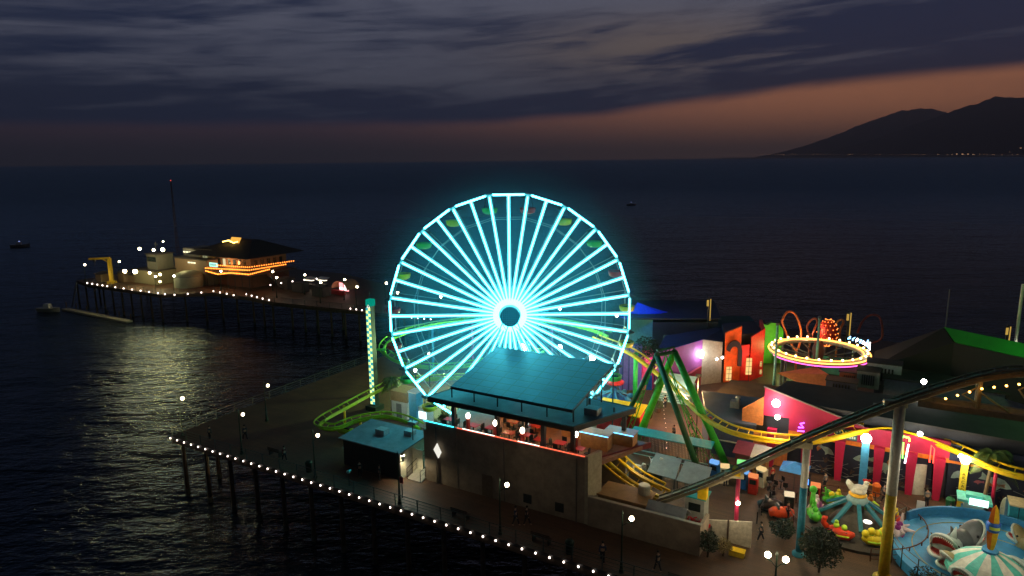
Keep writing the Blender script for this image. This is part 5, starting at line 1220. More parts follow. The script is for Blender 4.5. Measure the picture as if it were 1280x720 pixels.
# ================================================================ ARCADE FACADE
def uof(px,py,z=0): return UV(P(px,py,z))[0]
def facade():
    F0=24.75; u0=58.8; rt=pth('arcade_facade','long pink arcade front with dark sea mural and magenta pillars','arcade front',u0,F0)
    X=lambda px,py:uof(px,py)-u0
    NM=mat('mural_navy',(.015,.02,.045),.6,var=.4,scale=1.2); PK=mat('arcade_pink',(.42,.014,.065),.6,var=.15,scale=.8); OG=mat('arcade_orange',(.75,.2,.02),.6)
    m=MB(); m.box2((3.3,0,0),(14.2,.3,3.5)); m.box2((15.4,0,0),(45,.3,3.5)); m.build('mural_wall',NM,rt)
    m=MB(); m.box2((2.2,-.08,3.9),(15.4,.25,5.45)); m.build('pink_band',PK,rt)
    m=MB(); m.prism([(-.2,-.1),(8.6,-.1),(8.6,.2),(-.2,.2)],[5.0,5.452,5.452,5.0],[7.9,5.5,5.5,7.9]); m.build('pink_gable',PK,rt)
    m=MB(); m.box2((2.2,-.12,3.5),(15.4,.2,3.897)); m.box2((15.403,-.05,3.502),(24,.2,3.72)); m.build('orange_strip',OG,rt)
    m=MB(); m.box2((15.41,-.02,3.723),(45,.25,5.2)); m.build('navy_band',mat('navy_band_blue',(.02,.03,.08),.6),rt)
    m=MB(); m.prism([(-2.2,-.1),(-.21,-.1),(-.21,.2),(-2.2,.2)],[3.9]*4,[5.3,6.9,6.9,5.3]); m.box2((-2.2,0,0),(2.19,.25,3.2)); m.build('orange_side',mat('orange_side_wall',(.6,.2,.05),.65,var=.3),rt)
    m=MB(); m.bar((-.3,-.12,7.95),(8.6,-.12,5.55),.12); m.build('gable_trim',mat('grey_trim',(.2,.17,.15),.6),rt)
    src=None
    for px,py in ((962,583),(1005,590),(1047,598),(1095,608),(1135,615),(1169,621)):
        x=X(px,py); m=MB(); m.prism([(-.32,-.55),(.32,-.55),(.32,-.02),(-.32,-.02)],0,3.9); 
        # flared pillar: wider at the top
        m.v=[(vx*(1.35 if vz>1 else .85),vy,vz) for vx,vy,vz in m.v]
        o=m.build('pillar',MAG,rt) if src is None else dup(src,parent=rt); src=src or o; o.location=(x,-.1,0)
    # white door panel between the right pillars
    m=MB(); m.slab([(14.3,.28,0),(15.3,.28,0),(15.3,.28,3.0),(14.3,.28,3.0)],-.05); m.build('doorway',mat('door_dark',(.03,.03,.035),.6),rt)
    xd=X(1147,617); m=MB(); m.prism([(xd-.9,-.5),(xd+.5,.0),(xd+.5,.08),(xd-.9,-.42)],0,2.9); d=m.build('open_door',mat('door_cream',(.6,.6,.5),.6,var=.3,scale=2),rt); m=MB(); m.ball((xd-.7,-.55,1.1),.06); m.build('handle',STEEL,d)
    # mural: fish, dolphins, corals, light lines
    P1=mat('mural_pale',(.30,.42,.38),.7); P2=mat('mural_rust',(.35,.12,.04),.7); P3=mat('mural_rose',(.28,.08,.10),.7); P4=mat('mural_line',(.3,.32,.3),.7)
    rnd=random.Random(11); y0=-.012
    def fish(x,z,L,ang,mt,sg=1):
        m=MB(); pts=[]
        prof=[(0,0),(.12,.10),(.3,.2),(.5,.2),(.7,.11),(.86,.04),(1,.17),(.95,0),(1,-.13),(.86,-.03),(.7,-.07),(.45,-.15),(.38,-.3),(.3,-.13),(.12,-.08)]
        c_,s_=math.cos(ang),math.sin(ang)
        poly=[(x+sg*L*(a*c_-b*s_),z+L*(a*s_+b*c_)) for a,b in prof]; N=len(poly)
        cen=(sum(p[0] for p in poly)/N,sum(p[1] for p in poly)/N)
        m.add([(p[0],y0,p[1]) for p in poly]+[(cen[0],y0,cen[1])]+[(p[0],0.01,p[1]) for p in poly],[(i,(i+1)%N,N) for i in range(N)]+[(i,(i+1)%N,N+1+(i+1)%N,N+1+i) for i in range(N)])
        o=m.build('mural_fish',mt,rt); 
    for px,py,L,a,mt,sg in ((1037,588,1.6,.5,P1,-1),(1022,563,.9,1.3,P2,1),(1064,583,1.9,.15,P1,1),(1117,580,2.2,-.4,P1,-1),(1108,597,1.0,1.2,P2,1),(1075,568,.6,.3,P3,1),(1189,603,1.6,.7,P1,1),(1216,598,.8,.2,P3,1),(1262,603,2.4,.3,P1,-1),(1232,597,1.3,.1,P2,1),(1273,596,1.5,.0,P2,1)):
        p=D(px,py,P(px,py+28).y); u_,v_=UV(p); fish(u_-u0,max(.7,min(2.9,p.z)),L,a,mt,sg)
    m=MB()
    for k in range(70):
        x=rnd.choice([rnd.uniform(3.4,14),rnd.uniform(15.6,30)]); z=rnd.uniform(.2,2.2); a=rnd.uniform(-.5,.6); l=rnd.uniform(.4,1.6)
        m.bar((x,-.006,z),(x+l*math.cos(a),-.006,z+l*math.sin(a)),.012,.03)
    m.build('mural_lines',P4,rt)['kind']='stuff'
    m=MB()
    for k in range(40):
        x=rnd.choice([rnd.uniform(3.4,14),rnd.uniform(15.6,30)]); z=rnd.uniform(.1,1.5); 
        for j in range(4): a=rnd.uniform(.6,2.5); m.bar((x,-.009,z),(x+.5*math.cos(a),-.009,z+.5*math.sin(a)),.015,.09)
    m.build('mural_coral',mat('mural_brown',(.09,.05,.035),.7),rt)['kind']='stuff'
    # lamps
    WL=em('arcade_lamp',(1,.9,.75),25)
    for px,py,r_,z_ in ((968,507,.38,6.9),(970,524,.24,5.8),(1150,539,.22,5.0)):
        p=D(px,py,P(px,py,z_).y); u_=X(px,py+0) if False else UV(D(px,py,57.5 if px>1100 else 62.))[0]-u0
        z=D(px,py,57.3 if px>1100 else 62.2).z
        m=MB(); m.ball((u_,-.45,z),r_,12,8); o=m.build('wall_lamp',WL,rt,smooth=True); m=MB(); m.tube([(u_,-.3,z),(u_,-.0,z+.1)],.06); m.build('bracket_arm',FIX,o)
        lamp('wall_lamp_light','POINT',W(u0+u_,F0-1.4,z),330 if r_>.3 else 110,(1,.82,.62),None,.25)
    # sign board with two lines of small pale lettering strips
    xs=UV(D(1055,552,57.8))[0]-u0; zs=D(1055,552,57.8).z
    m=MB(); m.box((xs,-.75,zs),(1.9,.1,.95)); s=m.build('sign_board',mat('sign_dark_teal',(.02,.09,.09),.5),rt)
    m=MB(); rnd=random.Random(4)
    for z_,n_ in ((.2,7),(-.2,9)):
        for k in range(n_): m.box((xs-.75+1.5*k/(n_-1),-.815,zs+z_),(.13,.03,.2 if k%3 else .26))
    m.build('lettering',mat('sign_letter_grey',(.5,.6,.55),.6),s)
    # neon signs
    def neon(nm,pts,mt,r=.06):
        m=MB(); m.tube(pts,r,6); m.build(nm,mt,rt,smooth=True)
    q_=D(1131,560,57.); ux=UV(q_)[0]-u0; z=q_.z
    neon('green_neon',[(ux-.35,-1,z-1.0),(ux-.45,-1,z+.7),(ux-.2,-1,z+1.15),(ux+.25,-1,z+1.1),(ux+.3,-1,z+.8)],em('green_neon_glow',(.2,1,.1),6),.08)
    neon('white_neon',[(ux+.25,-1.02,z+.5),(ux+.12,-1.02,z-1.3)],em('pink_white_neon',(1,.8,1),7),.07)
    neon('green_neon',[(ux-.1,-1,z-.9),(ux-.15,-1,z+.6)],em('green_neon_glow',(.2,1,.1),6),.05)
    q_=D(1165,567,55.8); ux=UV(q_)[0]-u0; z=q_.z
    neon('red_neon',[(ux-.12,-1,z-.8),(ux-.12,-1,z+.8),(ux+.15,-1,z+.5),(ux+.15,-1,z-.8)],em('red_neon_glow',(1,.05,.03),6),.055)
    q_=D(1000,537,60.8); ux=UV(q_)[0]-u0; z=q_.z
    neon('purple_neon',[(ux+.25,-.6,z+.45),(ux-.1,-.6,z+.3),(ux+.2,-.6,z-.05),(ux-.25,-.6,z-.1)],em('purple_neon_glow',(.45,.08,1),6),.07)
    neon('purple_neon',[(ux-.3,-.6,z-.45),(ux+.3,-.6,z-.4)],em('purple_neon_glow',(.45,.08,1),6),.06)
facade()
def poles():
    b=P(1077,614); u,v=UV(b); rt=pth('lamp_pillar','thick blue square pillar topped by a blazing white lamp','lamp pillar',u,v-.2); m=MB(); m.box((0,0,2.45),(.62,.5,4.9)); m.build('pillar',mat('pillar_blue',(.05,.27,.55),.5),rt); m=MB(); m.box((0,0,.1),(.9,.8,.2)); m.build('plinth',STEEL,rt)
    m=MB(); m.ball((0,-.1,5.2),.42,12,8); m.build('lamp',WHITEL,rt,smooth=True); lamp('pillar_light','POINT',W(u,v-1.3,5.2),300,(1,.78,.5),None,.3)
    b=P(1199,638); u,v=UV(b); rt=pth('lamp_pillar','yellow square pillar with dark vertical letters and a bright lamp on top','lamp pillar',u,v-.1); m=MB(); m.box((0,0,2.2),(.5,.42,4.4)); p_=m.build('pillar',mat('pillar_yellow',(.85,.68,.05),.5),rt)
    m=MB(); m.ball((0,-.1,4.7),.36,12,8); m.ball((-.35,-.1,4.95),.2,8,6); m.build('lamp',WHITEL,rt,smooth=True); lamp('pillar_light','POINT',W(u,v-1.2,4.75),340,(1,.78,.45),None,.3)
    for k,ch in enumerate('ARCADE'):
        cu=bpy.data.curves.new('letter','FONT'); cu.body=ch; cu.size=.36; cu.extrude=.01; cu.align_x='CENTER'; tmp=bpy.data.objects.new('letter',cu); COL.objects.link(tmp)
        dg=bpy.context.evaluated_depsgraph_get(); me=bpy.data.meshes.new_from_object(tmp.evaluated_get(dg)); bpy.data.objects.remove(tmp)
        me.materials.clear(); me.materials.append(mat('letter_dark',(.03,.02,.01),.6)); o=bpy.data.objects.new('letter',me); COL.objects.link(o); adopt(o,rt); o.rotation_euler=(PI/2,0,0); o.location=(0,-.225,3.35-.36*k)
poles()

# ================================================================ HEN RIDE
def henride():
    u0,v0=67.7,15.9; rt=pth('hen_ride','small spinning ride with a white hen on top and colourful animal cars','kiddie ride',u0,v0)
    TL=mat('arm_teal',(.03,.2,.27),.45)
    m=MB(); m.lathe((0,0,0),[(4.3,.0),(4.3,.22),(2.2,.26),(2.0,.3),(1.5,.95),(.6,1.5),(.45,2.3),(0,2.35)],30); m.build('turntable',mat('ride_base_dark',(.07,.06,.05),.6,var=.4),rt)
    m=MB(); m.lathe((0,0,2.2),[(.75,0),(.85,.2),(.7,.5),(.3,.62),(0,.62)],16); m.build('hub_cap',mat('hub_grey_teal',(.25,.4,.42),.4),rt,smooth=True)
    am=None
    for k in range(8):
        a=k*PI/4+.2; m=MB(); m.bar((.6,0,2.4),(2.75,0,1.0),.3,.22); o=m.build('arm',TL,rt) if am is None else dup(am,parent=rt); am=am or o; o.rotation_euler=(0,0,a)
    # hen
    h=thing('x','x','x',(0,0,0)); bpy.data.objects.remove(h)
    m=MB(); m.ball((0,0,3.25),.55,14,10,sx=1.15,sy=.85,sz=.8); m.tube([(-.45,0,3.35),(-.75,0,3.75),(-.8,0,3.95)],[.3,.22,.1],8); m.tube([(.35,0,3.4),(.5,0,3.75),(.52,0,3.95)],[.28,.2,.16],8); m.ball((.55,0,3.98),.22,10,8)
    hn=m.build('hen_body',mat('hen_white',(.85,.82,.72),.5),rt,smooth=True)
    m=MB(); m.tube([(.7,0,3.95),(.98,0,3.88)],[.12,.01],8); m.build('beak',mat('beak_yellow',(.85,.45,.03),.5),hn); m=MB(); m.lathe((0,0,2.78),[(.62,0),(.7,.1),(.5,.22),(0,.2)],16); m.build('nest',mat('beak_yellow',(.85,.45,.03),.5),hn)
    m=MB(); [m.ball((.35+.14*k,0,4.2+.04*(k%2)),.1) for k in range(4)]; m.build('comb',RED,hn,smooth=True)
    m=MB(); [m.ball((0.05,s*.42,3.3),.28,8,6,sy=.4,sx=1.4) for s in(-1,1)]; m.build('wing',mat('hen_wing',(.75,.7,.6),.5),hn,smooth=True)
    m=MB(); [m.ball((.66,s*.17,4.05),.04) for s in (-1,1)]; m.build('eye',BLACK,hn)
    m=MB(); m.ball((.9,-1.6,1.45),.24,10,8,sx=1.4,sz=.6); m.build('white_dome_lamp',em('ride_dome_lamp',(1,.95,.85),2.2),rt,smooth=True)
    def car(a,body,trim,kind):
        r0=3.15; c=(r0*math.cos(a),r0*math.sin(a)); m=MB()
        m.tube([(0,-1.05,.55),(0,-.7,.5),(0,0,.45),(0,.6,.5),(0,1.0,.75)],[.12,.38,.5,.38,.16],10); 
        if kind=='long': m.tube([(0,-1.0,.55),(0,-1.35,.85),(0,-1.3,1.3),(0,-1.1,1.35)],[.25,.22,.2,.14],8)
        if kind=='neck': m.tube([(0,-.9,.6),(0,-1.05,1.2),(0,-1.0,2.0)],[.26,.22,.18],8); m.ball((0,-1.1,2.15),.32,10,8); 
        if kind=='bump': [m.ball((.0,-.8+.45*k,.95+.2*(k%2)),.3,8,6) for k in range(5)]
        if kind=='star':
            for j in range(6): t=j*PI/3; m.tube([(0,0,.8),(1.1*math.cos(t),1.0*math.sin(t),.9)],[.25,.06],6)
            m.tube([(0,.6,.6),(0,.9,1.7)],[.2,.06],6)
        o=m.build('car',body,rt,smooth=True); o.location=(c[0],c[1],.25); o.rotation_euler=(0,0,a)
        m=MB(); m.ball((0,-.35,1.0),.24,8,6); m.ball((0,.25,1.02),.24,8,6); m.ball((0,-.35,1.3),.16,8,6); m.build('rider_dummy',trim,o,smooth=True)
        m=MB(); m.box((0,.05,.72),(.55,1.1,.12)); m.build('cockpit',BLACK,o)
        m=MB(); m.tube([(-.42,-.8,.5),(-.5,0,.42),(-.42,.8,.55)],.07,6); m.tube([(.42,-.8,.5),(.5,0,.42),(.42,.8,.55)],.07,6); m.build('trim',trim,o)
    PU=mat('toy_purple',(.3,.03,.22),.4); TG=mat('toy_green',(.1,.55,.04),.4); TR_=mat('toy_red',(.8,.06,.02),.4); TY=mat('toy_yellow',(.9,.7,.02),.4); TW=mat('toy_pinkwhite',(.75,.6,.6),.4); TLm=mat('toy_lime',(.55,.85,.05),.4)
    for a,b,t,k in ((-1.95+.1,TR_,TLm,'long'),(-1.05,TY,TLm,'bump'),(-2.85,TG,TG,'neck'),(-.2,TW,PU,'star'),(.6,TR_,TY,'plain'),(1.4,TLm,ORANGE,'plain'),(2.2,TG,TY,'star'),(3.0,PU,TW,'plain')):
        car(a,b,t,k)
    # ring fence of brown pipe with posts
    BRN=mat('fence_brown',(.10,.035,.02),.55); f=pth('ride_fence','round brown pipe fence around the hen ride','fence',u0,v0)
    R_=5.1; A0,A1=-1.3,-1.3+2*PI*.93; m=MB()
    for z in (1.05,.6,.2): m.tube([(R_*math.cos(A0+(A1-A0)*k/40),R_*math.sin(A0+(A1-A0)*k/40),z) for k in range(41)],.05 if z>1 else .03,6)
    m.build('rails',BRN,f); src=None
    for k in range(21):
        a=A0+(A1-A0)*k/20; m=MB(); m.tube([(0,0,0),(0,0,1.07)],.05,6); o=m.build('post',BRN,f) if src is None else dup(src,parent=f); src=src or o; o.location=(R_*math.cos(a),R_*math.sin(a),0)
    lamp('ride_fill','POINT',W(u0-.5,v0-4.2,5.2),400,(1,.8,.45),None,.35)  # added fill over the hen ride, hangs without a fitting
henride()

# ================================================================ SHARK RIDE
def sharkride():
    u0,v0=76.9,14.2; rt=pth('shark_ride','round blue ride platform with open mouthed shark cars and a striped canopy','shark ride',u0,v0)
    BL=mat('platform_blue',(.06,.33,.62),.5,var=.3,scale=.7); RR=6.6
    m=MB(); m.lathe((0,0,0),[(RR,0),(RR,.75),(0,.8)],48); m.build('platform',BL,rt)
    m=MB(); m.lathe((0,0,.75),[(RR-.02,0),(RR-.02,.75),(RR-.2,.75),(RR-.2,0)],30,.3,2.6); m.build('back_wall',mat('wall_blue',(.05,.26,.5),.5),rt)
    m=MB(); 
    for r_ in (3.4,5.2): m.tube([(r_*math.cos(t*PI/24),r_*math.sin(t*PI/24),.8) for t in range(48)],.035,4,closed=True)
    m.build('floor_lines',mat('faded_yellow_line',(.45,.42,.2),.6),rt)
    m=MB(); n=40
    for z in (1.85,1.35): m.tube([((RR+.05)*math.cos(2.6+3.9*k/n),(RR+.05)*math.sin(2.6+3.9*k/n),z) for k in range(n+1)],.03,5)
    m.build('guard_rail',STEEL,rt); src=None
    for k in range(16):
        a=2.6+3.9*k/15; mm=MB(); mm.tube([(0,0,.0),(0,0,1.85)],.04,5); o=mm.build('guard_post',BLACK,rt) if src is None else dup(src,parent=rt); src=src or o; o.location=((RR+.05)*math.cos(a),(RR+.05)*math.sin(a),0)
    # canopy
    cp=P(1238,687,3.3); cu,cv=UV(cp); cx,cy_=cu-u0,cv-v0; m=MB(); n=16; 
    for k in range(n):
        m.cur=k%2; rows=[]
        for a in (2*PI*k/n,2*PI*(k+1)/n): rows.append([(cx+r_*math.cos(a),cy_+r_*math.sin(a),z) for r_,z in ((.1,3.3),(.9,3.0),(1.8,2.5),(2.5,1.85),(2.55,1.5))])
        for i in range(4): m.add([rows[0][i],rows[0][i+1],rows[1][i+1],rows[1][i]],[(0,1,2,3)])
    m.build('canopy',[mat('canopy_mint',(.12,.58,.45),.55),mat('canopy_white',(.75,.72,.58),.55)],rt)
    m=MB(); m.tube([(cx,cy_,.8),(cx,cy_,3.3)],.5,12); m.build('centre_column',mat('wall_blue',(.05,.26,.5),.5),rt)
    # surfboard totem
    def board(parent,x,y,z,h,w,mats,ang=0,nm='surfboard'):
        m=MB(); n=12; pr=[]
        for i in range(n+1):
            t=i/n; pr.append((w*math.sin(PI*min(1,(t*.9+.06)))**.6 if 0<i<n else .01,t*h))
        for sx,ci in ((-1,0),(1,1)):
            m.cur=ci; vs=[]; 
            for ww,zz in pr: vs+=[(0,-.06,zz),(sx*ww,-.02,zz),(sx*ww,.02,zz),(0,.06,zz)]
            m.add(vs,[(i*4+j,(i+1)*4+j,(i+1)*4+j+1,i*4+j+1) for i in range(n) for j in range(3)])
        c_,s_=math.cos(ang),math.sin(ang); m.v=[(x+a*c_-b*s_,y+a*s_+b*c_,z+q_) for a,b,q_ in m.v]
        return m.build(nm,mats,parent)
    YB=mat('board_yellow',(.9,.55,.03),.35); OB=mat('board_orange',(.85,.2,.02),.35)
    bd=board(rt,cx,cy_,3.1,3.5,.33,[OB,YB],-.25)
    m=MB(); m.lathe((cx,cy_,4.7),[(.36,0),(.42,.15),(.42,.55),(.36,.7)],16); m.build('emblem_wrap',mat('emblem_blue',(.03,.12,.45),.4),bd); m=MB(); m.lathe((cx,cy_,4.92),[(.43,0),(.43,.22)],16,-2.2,-.6); m.build('emblem_band',mat('emblem_lime',(.6,.75,.1),.4),bd)
    # sharks
    def shell(L,w,h,pitch,flip):
        m=MB(); n=12; q=7; vs=[]; rim=[]
        for i in range(q+1):
            ph=(PI/2)*i/q
            for k in range(n+1):
                t=PI*k/n; x=w*math.cos(t)*math.cos(ph); y=L*math.sin(t)**.8*math.cos(ph); z=h*math.sin(ph)*flip
                vs.append((x,y,z))
                if i==0: rim.append((x,y,0))
        fs=[(i*(n+1)+k,i*(n+1)+k+1,(i+1)*(n+1)+k+1,(i+1)*(n+1)+k) for i in range(q) for k in range(n)]
        c_,s_=math.cos(pitch),math.sin(pitch); rot=lambda p:(p[0],p[1]*c_-p[2]*s_,p[1]*s_+p[2]*c_)
        m.add([rot(p) for p in vs],fs)
        mouth=MB(); rr=[(x*.9,y*.93,-.02*flip) for x,y,z in rim]+[(0,0,-.02*flip)]; N=len(rr); mouth.add([rot(p) for p in rr]+[rot((0,L*.45,.12*flip))],[(i,i+1,N) for i in range(N-2)]+[(N-2,N-1,N),(N-1,0,N)])
        lip=MB(); lip.tube([rot(p) for p in rim],.09,6)
        teeth=MB()
        for k in range(1,n):
            for f in (0,.5):
                a=Vector(rim[k]).lerp(Vector(rim[k+1]) if k+1<len(rim) else Vector(rim[k]),f)*.96; b=a+Vector((0,0,-.2*flip)); teeth.tube([rot(a),rot(b)],[.06,.005],5)
        return m,mouth,lip,teeth
    MO=mat('mouth_red',(.7,.06,.05),.35); TE=mat('teeth_white',(.85,.82,.72),.3)
    def shark(px,py,face,body,scale,gape=.95,name='shark_car'):
        p=P(px,py,1.6); u_,v_=UV(p); 
        bm_=MB(); bm_.tube([(0,.15,.0),(0,-.5,-.05),(0,-1.3,-.1),(0,-2.0,.0),(0,-2.4,.1)],[.68,.66,.45,.2,.06],12); bm_.tube([(0,-2.1,.05),(0,-2.6,.75)],[.16,.03],6); bm_.tube([(0,-.9,.3),(0,-1.25,1.0)],[.25,.03],6)
        u1,mo1,l1,t1=shell(1.35,.72,.55,gape,1); u2,mo2,l2,t2=shell(1.2,.7,.42,.05,-1)
        bm_.add(u1.v,u1.f)
        o=bm_.build(name,body,rt,smooth=True); o.location=(u_-u0,v_-v0,1.35); o.rotation_euler=(0,0,face); o.scale=(scale,)*3
        lo=MB(); lo.add(u2.v,u2.f); lo.add(l1.v,l1.f); lo.add(l2.v,l2.f); lo.build('pale_jaw',mat('jaw_mint_white',(.6,.66,.58),.45),o,smooth=True)
        mm=MB(); mm.add(mo1.v,mo1.f); mm.add(mo2.v,mo2.f); mm.build('mouth',MO,o)
        mm=MB(); mm.add(t1.v,t1.f); mm.add(t2.v,t2.f); mm.build('teeth',TE,o)
        mm=MB(); c_,s_=math.cos(gape),math.sin(gape); [mm.ball((s*.62,.45*c_-.22*s_,.45*s_+.22*c_),.09,8,6) for s in (-1,1)]; mm.build('eye',BLACK,o)
    GY=mat('shark_grey',(.12,.13,.13),.4); TN=mat('shark_tan',(.38,.30,.13),.45); WG=mat('shark_mint',(.42,.5,.45),.45)
    shark(1182,684,2.75,WG,1.3,1.05); shark(1209,670,-.85,GY,1.25,.9); shark(1194,702,2.2,TN,1.05,.8); shark(1207,724,2.6,WG,1.1,1.0); shark(1272,712,2.6,WG,1.25,1.0); shark(1279,672,.9,TN,.9,.9); 
    lamp('shark_ride_fill','POINT',W(73.5,12.,7),560,(1,.9,.68),None,.4); lamp('shark_ride_fill','POINT',W(80,8.,7.5),480,(1,.9,.68),None,.4)  # two added fills for the shark platform, neither has a fitting
    # small kiosk with glowing mint sign
    rt=pth('ticket_kiosk','little mint roofed kiosk with a glowing white green sign','kiosk',76.0,21.4); m=MB(); m.box((0,0,.6),(1.6,1.2,1.2)); m.build('counter',mat('kiosk_blue',(.04,.2,.35),.5),rt); m=MB(); m.box((0,0,1.6),(1.4,1.,.8)); m.build('window',mat('pane_pale',(.3,.4,.4),.2),rt)
    m=MB(); m.prism([(-1.2,-.9),(1.2,-.9),(1.2,.9),(-1.2,.9)],2.0,2.2); m.prism([(-.6,-.4),(.6,-.4),(.6,.4),(-.6,.4)],2.2,2.5); m.build('roof',mat('kiosk_mint',(.1,.5,.42),.5),rt); m=MB(); m.box((.25,-.96,2.2),(1.3,.1,.55)); m.build('lit_sign',em('mint_white_sign',(.6,1,.85),2.6),rt)
    rt=pth('surfboard','cream surfboard with a blue stripe standing upright behind the shark ride','surfboard',78.2,22.2); o=board(rt,0,0,.1,2.3,.34,[mat('board_cream',(.7,.68,.5),.4),mat('board_blue_stripe',(.25,.35,.5),.4)],0,'board'); m=MB(); m.box((0,0,.08),(.5,.5,.16)); m.build('foot',STEEL,rt)
    rt=pth('teal_cabinet','big teal locker cabinet with a cream top at the right edge','cabinet',80.2,22.0); m=MB(); m.box((0,0,1.1),(3.6,1.7,2.2)); m.build('body',mat('cabinet_teal',(.03,.33,.42),.5),rt); m=MB(); m.box((0,0,2.25),(3.7,1.8,.1)); m.build('top',mat('cabinet_cream',(.7,.6,.35),.6),rt); m=MB(); [m.box((-1.2+1.2*k,-.87,1.1),(.04,.03,2.1)) for k in range(3)]; m.build('door_seams',BLACK,rt)
sharkride()

# ================================================================ PLAZA CLUTTER
def plaza():
    b=P(992,612); rt=thing('market_umbrella','blue square umbrella beside a game screen left of the hen ride','umbrella',(b.x,b.y,0),TH); m=MB(); m.tube([(0,0,0),(0,0,2.5)],.04,6); m.build('pole',STEEL,rt)
    m=MB(); m.add([(-1.2,-1.2,2.1),(1.2,-1.2,2.1),(1.2,1.2,2.1),(-1.2,1.2,2.1),(0,0,2.75)],[(0,1,4),(1,2,4),(2,3,4),(3,0,4)]); m.build('canopy',mat('umbrella_blue',(.02,.18,.55),.6),rt)
    b=P(1006,617); rt=thing('game_cabinet','dark arcade cabinet with a glowing blue screen beside the striped column','game cabinet',(b.x,b.y,0),TH); m=MB(); m.box((0,0,.9),(.8,.8,1.8)); m.build('body',BLACK,rt); m=MB(); m.box((0,-.42,1.35),(.6,.05,.5)); m.build('screen',em('blue_screen',(.05,.25,1),3),rt)
    for i,(px,py,mt,lb) in enumerate(((976,646,mat('bumper_red',(.8,.08,.02),.35),'orange red toy car parked left of the hen ride'),(962,636,mat('bumper_black',(.03,.03,.03),.35),'black toy car beside the orange red one'))):
        b=P(px,py); rt=thing('toy_car',lb,'toy car',(b.x,b.y,0),TH+.5,'toy cars'); m=MB(); m.tube([(-1,0,.4),(-.6,0,.45),(.5,0,.42),(1,0,.35)],[.3,.48,.5,.3],10); m.build('body',mt,rt,smooth=True); m=MB(); m.lathe((0,0,.08),[(.85,0),(.9,.15),(.8,.2)],14); m.build('bumper',BLACK,rt); m=MB(); m.tube([(.25,-.25,.75),(.1,0,1.0),(.25,.25,.75)],.04,5); m.box((-.3,0,.95),(.15,.6,.5)); m.build('seat_and_wheel',mat('toy_seat',(.12,.12,.12),.5),rt)
    sp=None; rnd=random.Random(8)
    for i in range(7):
        b=P(958+rnd.uniform(0,36),606+rnd.uniform(0,26)); lb=['black high stool by the blue umbrella','black stool nearest the blue umbrella pole','black stool in the middle of the dark seating','black stool behind the black toy car','black stool at the left of the dark seating','black stool closest to the crimson pillar','black stool just before the orange red car'][i]
        if sp is None:
            sp=thing('bar_stool',lb,'stool',(b.x,b.y,0),0,'dark stools by the umbrella'); m=MB(); m.lathe((0,0,.75),[(0,0),(.22,0),(.24,.06),(0,.08)],12); m.build('seat',BLACK,sp); m=MB(); m.box((0,.2,1.0),(.4,.04,.4)); m.build('backrest',BLACK,sp); m=MB(); m.tube([(0,0,0),(0,0,.75)],.04,6); m.lathe((0,0,0),[(.25,0),(.22,.03),(0,.04)],12); m.build('base',FIX,sp)
        else: dup(sp,(b.x,b.y,0),rnd.uniform(0,6),lb)
    # boxes and stalls between the swing frame and the arcade
    for px,py,w_,h_,mt,lb,nm in ((935,590,2.2,2.3,mat('maroon_stall',(.16,.03,.04),.6),'maroon game booth under the yellow track','game_booth'),(915,566,2.6,1.7,mat('greycream_stall',(.4,.38,.3),.6),'pale low booth with a white awning beside the green leg','game_booth'),(950,596,1.2,2.4,mat('timber_stall',(.35,.16,.05),.6),'timber booth lit warm near the crimson pillars','game_booth')):
        b=P(px,py); rt=thing(nm,lb,'booth',(b.x,b.y,0),TH,'small booths on the plaza'); m=MB(); m.box((0,0,h_/2),(w_,1.6,h_)); m.build('wall',mt,rt); m=MB(); m.slab([(-w_/2-.2,-1.3,h_-.1),(w_/2+.2,-1.3,h_-.1),(w_/2+.2,.9,h_+.35),(-w_/2-.2,.9,h_+.35)],.07); m.build('awning',mat('awning_'+nm+str(px),(.45,.42,.35) if px!=935 else (.2,.03,.05),.6),rt); m=MB(); m.box((0,-.83,1.3),(w_*.7,.05,.6)); m.build('hatch',mat('hatch_brown',(.15,.1,.06),.5),rt)  # hatch panels in one plain brown
    b=P(768,503); rt=thing('plane_ride','small blue ride with radiating arms and a red saucer above','kiddie ride',(b.x,b.y,0),0)
    m=MB(); m.lathe((0,0,0),[(2.1,0),(2.1,.4),(.5,.6),(.3,2.),(0,2.2)],20); m.build('base',BLUE,rt); m=MB(); m.lathe((0,0,2.5),[(0,-.2),(1.1,0),(1.2,.25),(.4,.6),(0,.7)],18); m.build('saucer',RED,rt,smooth=True); src=None
    for k in range(8):
        m=MB(); m.tube([(.3,0,1.6),(1.9,0,.9)],.08,6); m.ball((2.,0,.9),.3,8,6,sx=1.5); o=m.build('arm',SKYB,rt) if src is None else dup(src,parent=rt); src=src or o; o.rotation_euler=(0,0,k*PI/4)
    b=P(772,545,0); rt=thing('snack_counter','red and yellow banded snack counter right behind the bar','snack counter',(b.x,b.y,0),TH); m=MB(); m.box((0,1,1.3),(5,2,2.6)); m.build('body',mat('snack_red',(.6,.02,.02),.5),rt); m=MB(); m.slab([(-2.6,-.4,2.7),(2.6,-.4,2.7),(2.6,2.1,3.3),(-2.6,2.1,3.3)],.1); m.build('awning',YEL,rt)
    for i,(px,py,lb) in enumerate(((800,530,'left leafy tub beside the lime leg'),(812,522,'middle leafy tub between the green legs'),(822,515,'right leafy tub near the food stall'),(868,560,'leafy tub at the right foot of the swing ride'))):
        b=P(px,py); bush('plant_tub',lb,(b.x,b.y,0),1.7,.65,260,LEAF,'plant tub',pot=.45,seed=20+i)
    railing('pale curb railing crossing the boards behind the green legs',[(47.5,23.5),(54,21.8)],1.6,.95,mat('rail_pale',(.4,.42,.4),.4,.3),'barrier_railing')
    railing('dark barrier railing near the crimson column',[(60.6,12.5),(60.9,20.5)],1.6,1.0,FIX,'barrier_railing')
